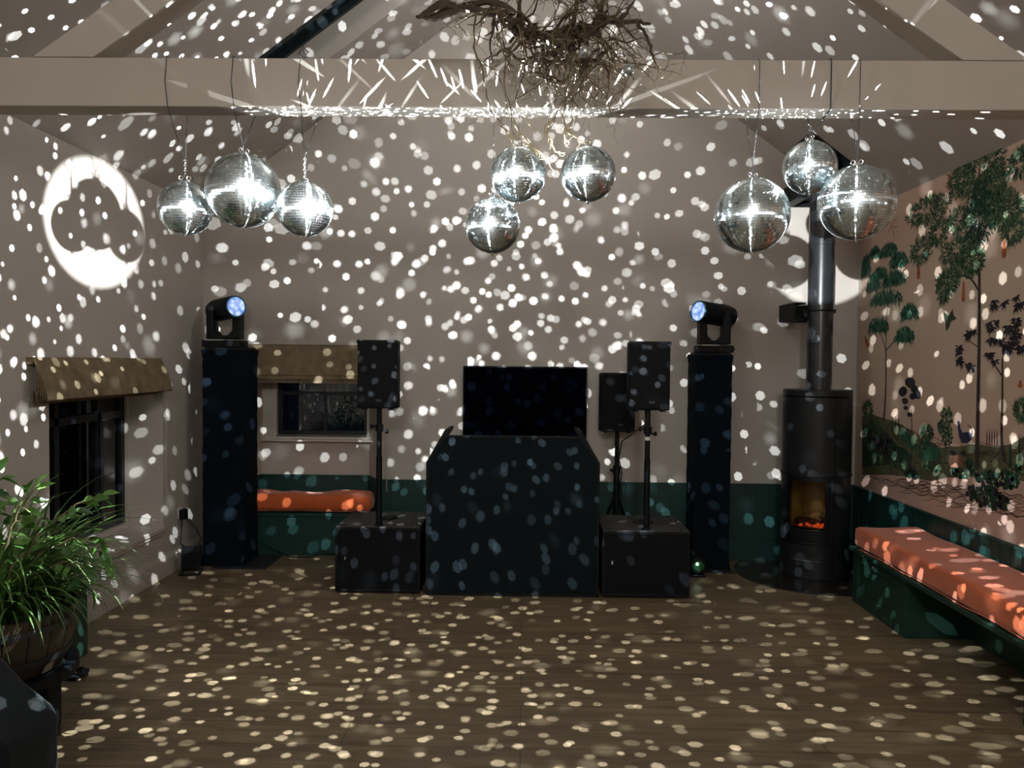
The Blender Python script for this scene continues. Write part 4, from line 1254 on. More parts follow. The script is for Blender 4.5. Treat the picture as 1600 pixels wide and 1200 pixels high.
# drawn strands that give the outline
for uv, r in [([(742, 42, 0), (739, 75, -.01), (741, 105, -.02), (752, 128, -.03), (757, 160, -.02), (766, 190, .0), (780, 205, .02)], .0034),
              ([(750, 44, 0), (747, 68, .02), (741, 84, .02)], .0022),
              ([(744, 112, 0), (765, 125, .01), (778, 140, .0), (785, 160, .0), (792, 195, .02)], .0022),
              ([(768, 46, 0), (772, 60, .0), (778, 85, .0), (790, 110, .02), (808, 122, .02), (818, 138, 0), (828, 150, 0)], .0026),
              ([(808, 80, 0), (790, 98, 0), (786, 125, .0), (787, 155, .02), (795, 180, .02), (798, 205, .03)], .0030),
              ([(818, 82, 0), (820, 110, .03), (812, 140, .03), (806, 160, .03), (804, 178, .03)], .0030),
              ([(890, 100, 0), (888, 130, 0), (882, 160, .0), (880, 190, .02)], .0028),
              ([(945, 92, 0), (950, 130, 0), (948, 165, .02), (955, 198, .02)], .0030),
              ([(958, 54, 0), (970, 68, .04), (985, 85, .05), (1003, 98, .05)], .0030),
              ([(1016, 105, 0), (1030, 95, .02), (1050, 97, .03), (1066, 92, .03)], .0020),
              ([(780, 32, 0), (783, 10, 0), (790, -12, 0)], .0018),
              ([(700, 22, 0), (692, 10, 0), (684, -5, 0)], .0028)]:
    P = limb(b, uv, [r * (1 - .6 * i / len(uv)) for i in range(len(uv))], 3, .003)
    for q in P[3::3]:
        if rng.random() < .6: twig(b, q, Vector((rng.uniform(-1, 1), rng.uniform(-.4, .4), -.4)), rng.uniform(.04, .10), .0012, 1)
for i in range(105):
    a = rng.choice(anch)
    ang = rng.uniform(-PI, PI)
    d = Vector((math.cos(ang), rng.uniform(-.35, .35), math.sin(ang) - .25))
    if a.x < -.0: d.x = abs(d.x) * rng.choice((-.4, 1))
    else: d.x += .25
    L = rng.uniform(.09, .20) * (1.25 if d.z < -.2 else 1.0)
    twig(b, a, d, L, rng.uniform(.0020, .0036), 2)
for i in range(22):
    a = bp(rng.uniform(860, 1000), rng.uniform(70, 125), rng.uniform(-.06, .06))
    twig(b, a, Vector((rng.uniform(-.4, .8), rng.uniform(-.3, .3), -1)), rng.uniform(.10, .22), .0026, 2)
b.build('twigs', M['twig'], br, smooth=True)
b = MB(); b.T = BT
for uv, r in [([(778, 205, .06), (795, 214, .10), (815, 224, .12), (838, 232, .14), (850, 244, .15)], .0026),
              ([(800, 190, .08), (806, 208, .10), (822, 220, .12), (832, 236, .13), (846, 242, .14)], .0030),
              ([(788, 212, .08), (800, 228, .10), (812, 238, .12)], .0020),
              ([(818, 186, .08), (828, 200, .10), (836, 206, .10)], .0022),
              ([(825, 225, .08), (838, 240, .10), (852, 252, .10), (858, 262, .10)], .0024),
              ([(856, 196, .08), (855, 212, .10), (862, 222, .12), (868, 240, .12), (884, 242, .12)], .0032),
              ([(880, 186, .08), (884, 205, .10), (894, 212, .11), (905, 218, .12), (918, 226, .12), (928, 223, .12)], .0032),
              ([(884, 204, .10), (882, 218, .10), (890, 226, .10)], .0026),
              ([(895, 190, .08), (890, 204, .10), (899, 214, .11)], .0024),
              ([(866, 190, .08), (852, 202, .08), (850, 216, .09)], .0024)]:
    P = limb(b, uv, [r * (1 - .45 * i / len(uv)) for i in range(len(uv))], 3, .003)
    for q in P[2::2]:
        twig(b, q, Vector((rng.uniform(-1, 1), rng.uniform(-.3, .3), -.7)), rng.uniform(.02, .045), .0012, 0)
b.build('lit_roots', M['root'], br, smooth=True)
b = MB(); b.T = BT
for u, v in ((690, 30), (815, -20), (900, -25), (950, -25)):
    p = bp(u, v); b.tube([p, Vector((p.x, p.y, min(zl(p.x), zr(p.x)) - .005))], .0012, 5)
b.build('hanging_wire', M['metal'], br)

def mini(u, v, d, lab):
    p = bp(u, v, d)
    o = bpy.data.objects.new('mini_disco_ball', mini_me); COL.objects.link(o); o.location = p
    tag(o, lab, 'disco ball', 'tiny mirror balls in the branch')
    one('thread', M['metal'], lambda b: b.tube([(0, 0, .019), (0, 0, .05)], .0006, 4), o)
mini_me = ball_mesh('mini_ball', .019, .004, 8)
mini(905, 30, -.08, 'tiny mirror ball in the upper twigs of the branch')
mini(906, 124, -.14, 'tiny mirror ball low in the middle of the branch')
mini(972, 147, -.12, 'tiny mirror ball hanging at the lower right of the branch')

# ------------------------------------------------------------------ planter, stand and plant
PX, PY = -2.13, 3.12
ps = thing('plant_stand', (PX, PY, 0), 'black wooden ring stand under the barrel planter', 'plant stand')
def f(b):
    b.lathe([(.27, .215), (.315, .215), (.315, .255), (.27, .255), (.27, .215)], 48)
    b.box((-.28, -.02, .20), (.28, .02, .225)); b.box((-.02, -.28, .20), (.02, .28, .225))
one('ring', M['black'], f, ps)
for k in range(4):
    a = math.radians(-12 + 90 * k)
    def f(b):
        b.T = Matrix.Rotation(a, 4, 'Z')
        b.box((.262, -.034, 0), (.306, .034, .215))
    one('leg', M['black'], f, ps, bevel=.003)
pot = thing('barrel_planter', (PX, PY, .256), 'dark half-barrel planter holding the leafy plants', 'planter')
def f(b):
    n = 22
    for i in range(n):
        a0 = 2 * PI * i / n + .008; a1 = 2 * PI * (i + 1) / n - .008
        vs = []
        for a in (a0, (a0 + a1) / 2, a1):
            for (r, z) in ((.258, 0), (.290, .08), (.314, .17), (.322, .245)):
                vs.append((r * math.cos(a), r * math.sin(a), z)); vs.append(((r - .022) * math.cos(a), (r - .022) * math.sin(a), z))
        fs = []
        for q in range(2):
            for z in range(3):
                o = q * 8 + z * 2; p = o + 8
                fs += [(o, p, p + 2, o + 2), (o + 1, o + 3, p + 3, p + 1)]
            o = q * 8 + 6; p = o + 8; fs.append((o, p, p + 1, o + 1))
            fs.append((q * 8, q * 8 + 1, q * 8 + 9, q * 8 + 8))
        for q in (0, 16): fs += [(q + z * 2, q + z * 2 + 1, q + z * 2 + 3, q + z * 2 + 2) for z in range(3)]
        b.add(vs, fs)
one('staves', M['barrel'], f, pot, smooth=True)
one('base', M['barrel'], lambda b: b.lathe([(0, .004), (.238, .004), (.238, .02), (0, .02)], 32), pot)
for z0, z1, r0, r1 in ((.045, .075, .2795, .292), (.180, .205, .3185, .3215)):
    one('hoop', M['metal'], lambda b: b.lathe([(r0 - .004, z0), (r0 + .0025, z0), (r1 + .0025, z1), (r1 - .004, z1)], 48), pot, smooth=True)
one('soil', M['soil'], lambda b: b.lathe([(0, .205), (.15, .208), (.27, .200), (.296, .195)], 32), pot, smooth=True)
rng = random.Random(21)
gp = thing('grass_plant', (PX, PY, .46), 'arching strap-leaved green plant in the barrel planter', 'plant')
def blade(b, base, az, L, up, wd, curl):
    n = 9; pts = []; p = Vector(base); el = up
    side = Vector((-math.sin(az), math.cos(az), 0)); twist = rng.uniform(-.4, .4)
    vs = []; 
    for i in range(n + 1):
        t = i / n
        w_ = wd * (1 - t ** 2.2) * (.6 + .4 * min(1, t * 5)) + .0003
        s2 = (side + Vector((0, 0, twist * t))).normalized()
        vs += [p - s2 * w_ + Vector((0, 0, w_ * .35)), p, p + s2 * w_ + Vector((0, 0, w_ * .35))]
        d = Vector((math.cos(az) * math.cos(el), math.sin(az) * math.cos(el), math.sin(el)))
        p = p + d * (L / n)
        p.x = max(p.x, -.31); p.y = max(p.y, -.50)
        el -= curl / n * (0.5 + 1.1 * t)
        az += rng.uniform(-.06, .06)
    fs = []
    for i in range(n):
        fs += [(i * 3, i * 3 + 1, i * 3 + 4, i * 3 + 3), (i * 3 + 1, i * 3 + 2, i * 3 + 5, i * 3 + 4)]
    b.add(vs, fs)
b = MB()
for i in range(640):
    a = rng.uniform(0, 2 * PI); r = .20 * math.sqrt(rng.random())
    base = (r * math.cos(a), r * math.sin(a), 0)
    az = a + rng.gauss(0, .5)
    up = rng.uniform(.7, 1.5); L = rng.uniform(.30, .62) * (1.15 if up > 1.2 else 1.0)
    blade(b, base, az, L, up, rng.uniform(.0045, .0095), rng.uniform(1.3, 3.0))
o = b.build('strap_leaves', M['blade'], gp, smooth=False)
o['kind'] = 'stuff'
fk = thing('ficus_plant', (PX, PY, .46), 'small broad-leaved plant with thin stems reaching right from the planter', 'plant')
stems = MB(); leaves = MB()
def leaf(b, p, d, L, W):
    d = d.normalized(); up = Vector((0, 0, 1)); s = d.cross(up)
    if s.length < .1: s = Vector((1, 0, 0))
    s.normalize(); nn = s.cross(d)
    roll = rng.uniform(-1.1, 1.1)
    s, nn = s * math.cos(roll) + nn * math.sin(roll), nn * math.cos(roll) - s * math.sin(roll)
    vs = []; n = 7
    for i in range(n + 1):
        t = i / n
        w_ = W * (math.sin(PI * t ** .75) ** .9 if 0 < t < 1 else 0) 
        c = p + d * (L * t) - nn * (L * .22 * t * t)
        vs += [c - s * w_ + nn * w_ * .35, c, c + s * w_ + nn * w_ * .35]
    fs = []
    for i in range(n): fs += [(i * 3, i * 3 + 1, i * 3 + 4, i * 3 + 3), (i * 3 + 1, i * 3 + 2, i * 3 + 5, i * 3 + 4)]
    b.add(vs, fs)
def stem(pts, r, nl, Ls):
    P = [Vector(p) for p in pts]; out = []
    for i in range(len(P) - 1):
        for s in range(5):
            out.append(P[i].lerp(P[i + 1], s / 5) + Vector([rng.uniform(-.004, .004) for _ in range(3)]))
    out.append(P[-1])
    stems.tube(out, [r * (1 - .75 * i / len(out)) for i in range(len(out))], 5)
    n = len(out)
    for k in range(nl):
        t = .35 + .65 * (k + .5) / nl
        i = min(n - 2, int(t * (n - 1)))
        p = out[i]; d = (out[i + 1] - out[i]).normalized()
        sd = 1 if k % 2 else -1
        side = d.cross(Vector((0, .3, 1))).normalized() * sd
        dd = (d * .5 + side * .7 + Vector((rng.uniform(-.4, .4), rng.uniform(-.5, .5), rng.uniform(-.75, .15)))).normalized()
        q = p + dd * .018
        stems.tube([p, q], .0012, 4)
        leaf(leaves, q, dd, Ls * rng.uniform(.75, 1.15), Ls * .24 * rng.uniform(.85, 1.15))
    leaf(leaves, out[-1], (out[-1] - out[-2]), Ls, Ls * .24)
stem([(.02, .0, 0), (.10, -.02, .20), (.24, -.02, .36), (.36, -.03, .46), (.47, -.03, .50)], .006, 15, .070)
stem([(.10, .0, .12), (.22, -.03, .26), (.36, -.04, .33), (.46, -.05, .32), (.50, -.05, .24)], .005, 16, .068)
stem([(.05, .0, .05), (.20, -.05, .18), (.33, -.06, .24), (.42, -.07, .22), (.46, -.08, .12)], .005, 14, .062)
stem([(.0, .02, 0), (.05, .02, .25), (.10, .02, .42), (.17, .02, .52)], .006, 16, .078)
stem([(-.02, .0, 0), (-.03, -.02, .28), (.0, -.02, .48), (.05, -.02, .58)], .006, 18, .080)
stem([(-.04, .0, 0), (-.12, -.02, .25), (-.12, -.03, .42), (-.06, -.04, .55)], .006, 16, .078)
stem([(.02, -.05, 0), (.14, -.08, .16), (.22, -.08, .30), (.26, -.08, .42)], .005, 16, .066)
stems.build('stems', M['stem'], fk, smooth=True)
leaves.build('leaves', M['leaf'], fk, smooth=True)['kind'] = 'stuff'
fb = one('trailing_pedal', M['black'], lambda b: (setattr(b, 'T', Matrix.Translation((-.16, .0, 0))), b.box((-1.99, 3.60, .0), (-1.90, 3.72, .018)), b.tube([(-1.97, 3.62, .02), (-1.90, 3.58, .05), (-1.865, 3.60, .03), (-1.88, 3.66, .012)], .008, 6), b.tube([(-1.95, 3.70, .02), (-1.90, 3.66, .045), (-1.87, 3.62, .03)], .006, 6)), bevel=.003)
fb.name = 'foot_pedal'
tag(fb, 'small black pedal-like object on the floor beside the barrel planter', 'floor item')

# ------------------------------------------------------------------ dark upholstered corner in the left foreground
ac = thing('armchair', (-1.82, 2.15, 0), 'dark velvety upholstered seat corner at the bottom left edge', 'armchair')
def f(b):
    p = [(.535, .04), (.535, .505), (.520, .535), (.44, .60), (.38, .665), (.30, .72), (.10, .77), (-.30, .77), (-.34, .73), (-.34, .04)]
    b.prism(p, lambda u, v, d: (u, d, v), -.22, .02)
o = one('back', M['velvet'], f, ac, bevel=.02, smooth=True)
def f(b):
    superbox(b, (-.10, .30, .22), (.24, .26, .15), p=4, n=(20, 14, 10), amp=.004)
one('seat', M['velvet'], f, ac, smooth=True)
for s in (-.26, .10):
    for q in (-.16, .45):
        one('leg', M['black'], lambda b: b.cyl((s, q, .0), (s, q, .07), .016, .022, 12), ac)
# ------------------------------------------------------------------ mural on the right wall (positions in metres: along the wall, up)
MURAL_G = [('fine', 4.472, 2.586, 0.203, 0.122), ('fine', 4.652, 2.578, 0.118, 0.082), ('fine', 4.341, 2.483, 0.114, 0.069), ('fine', 5.033, 2.47, 0.228, 0.064), ('fine', 4.669, 2.349, 0.101, 0.056), ('fine', 4.887, 2.311, 0.095, 0.058), ('fine', 4.215, 2.312, 0.119, 0.08), ('fine', 4.312, 2.357, 0.124, 0.076), ('fine', 4.155, 2.202, 0.074, 0.05), ('fine', 5.102, 2.232, 0.113, 0.065), ('fine', 4.681, 2.17, 0.16, 0.059), ('fine', 4.564, 2.088, 0.14, 0.058), ('fine', 4.771, 1.996, 0.099, 0.061), ('fine', 4.112, 2.532, 0.073, 0.056), ('fine', 4.819, 1.959, 0.057, 0.069), ('fine', 4.513, 2.1, 0.088, 0.065), ('dark', 4.46, 2.323, 0.133, 0.114), ('dark', 4.465, 2.429, 0.061, 0.072), ('fan', 5.69, 1.798, 0.159, 0.064), ('fan', 5.297, 1.715, 0.13, 0.06), ('fan', 5.235, 1.868, 0.11, 0.058), ('fan', 5.59, 1.985, 0.236, 0.062), ('fan', 5.778, 2.102, 0.103, 0.074), ('fan', 5.462, 2.105, 0.173, 0.061), ('fan', 5.689, 2.165, 0.12, 0.046), ('fan', 5.403, 2.223, 0.126, 0.056), ('fan', 5.558, 2.314, 0.124, 0.053), ('fan', 5.769, 2.33, 0.073, 0.042), ('fan', 5.914, 2.242, 0.065, 0.095), ('black', 4.223, 1.636, 0.162, 0.067), ('black', 4.132, 1.689, 0.084, 0.053), ('black', 4.323, 1.552, 0.064, 0.035), ('black', 4.254, 1.827, 0.078, 0.04), ('black', 4.081, 1.834, 0.052, 0.042), ('black', 4.29, 1.72, 0.069, 0.034), ('black', 4.551, 1.674, 0.089, 0.04), ('black', 4.587, 1.594, 0.072, 0.033), ('black', 4.511, 1.503, 0.044, 0.025), ('black', 4.624, 1.536, 0.053, 0.029), ('black', 4.092, 1.737, 0.052, 0.039), ('black', 4.06, 1.589, 0.041, 0.046), ('blob', 5.211, 1.379, 0.076, 0.041), ('blob', 5.296, 1.33, 0.07, 0.042), ('blob', 5.133, 1.344, 0.058, 0.029), ('blob', 5.098, 1.316, 0.048, 0.029), ('blob', 5.266, 1.267, 0.052, 0.026), ('blob', 5.201, 1.179, 0.042, 0.016), ('blob', 5.255, 1.217, 0.035, 0.017), ('blob', 5.156, 1.298, 0.05, 0.028), ('col', 4.747, 1.194, 0.07, 0.068), ('col', 4.809, 1.128, 0.036, 0.038), ('col', 4.735, 1.088, 0.063, 0.061), ('black', 5.529, 0.97, 0.132, 0.053), ('black', 5.606, 0.917, 0.098, 0.036), ('bush', 4.348, 0.785, 0.173, 0.052), ('bush', 4.236, 0.787, 0.11, 0.04), ('bush', 4.287, 0.881, 0.135, 0.048), ('bush', 4.136, 0.911, 0.08, 0.04), ('col', 5.802, 0.896, 0.064, 0.037), ('col', 5.642, 0.84, 0.099, 0.032), ('col', 5.408, 0.843, 0.082, 0.034), ('col', 5.262, 0.827, 0.069, 0.026), ('col', 4.965, 0.875, 0.07, 0.028), ('col', 4.857, 0.874, 0.052, 0.023), ('col', 4.471, 0.915, 0.056, 0.025), ('col', 4.058, 0.972, 0.041, 0.032), ('col', 5.033, 0.979, 0.04, 0.029), ('col', 5.86, 0.984, 0.054, 0.056), ('blob', 5.516, 0.9, 0.076, 0.031), ('blob', 5.689, 0.954, 0.061, 0.027), ('blob', 4.566, 1.001, 0.039, 0.018), ('blob', 4.667, 0.989, 0.041, 0.019), ('bush', 5.527, 0.935, 0.132, 0.044), ('bush', 5.157, 0.8, 0.083, 0.025), ('bush', 4.587, 0.88, 0.078, 0.019), ('fine', 5.715, 1.052, 0.072, 0.037), ('fine', 4.974, 1.082, 0.054, 0.024), ('fine', 5.827, 1.174, 0.064, 0.038), ('fine', 4.046, 1.282, 0.031, 0.032)]
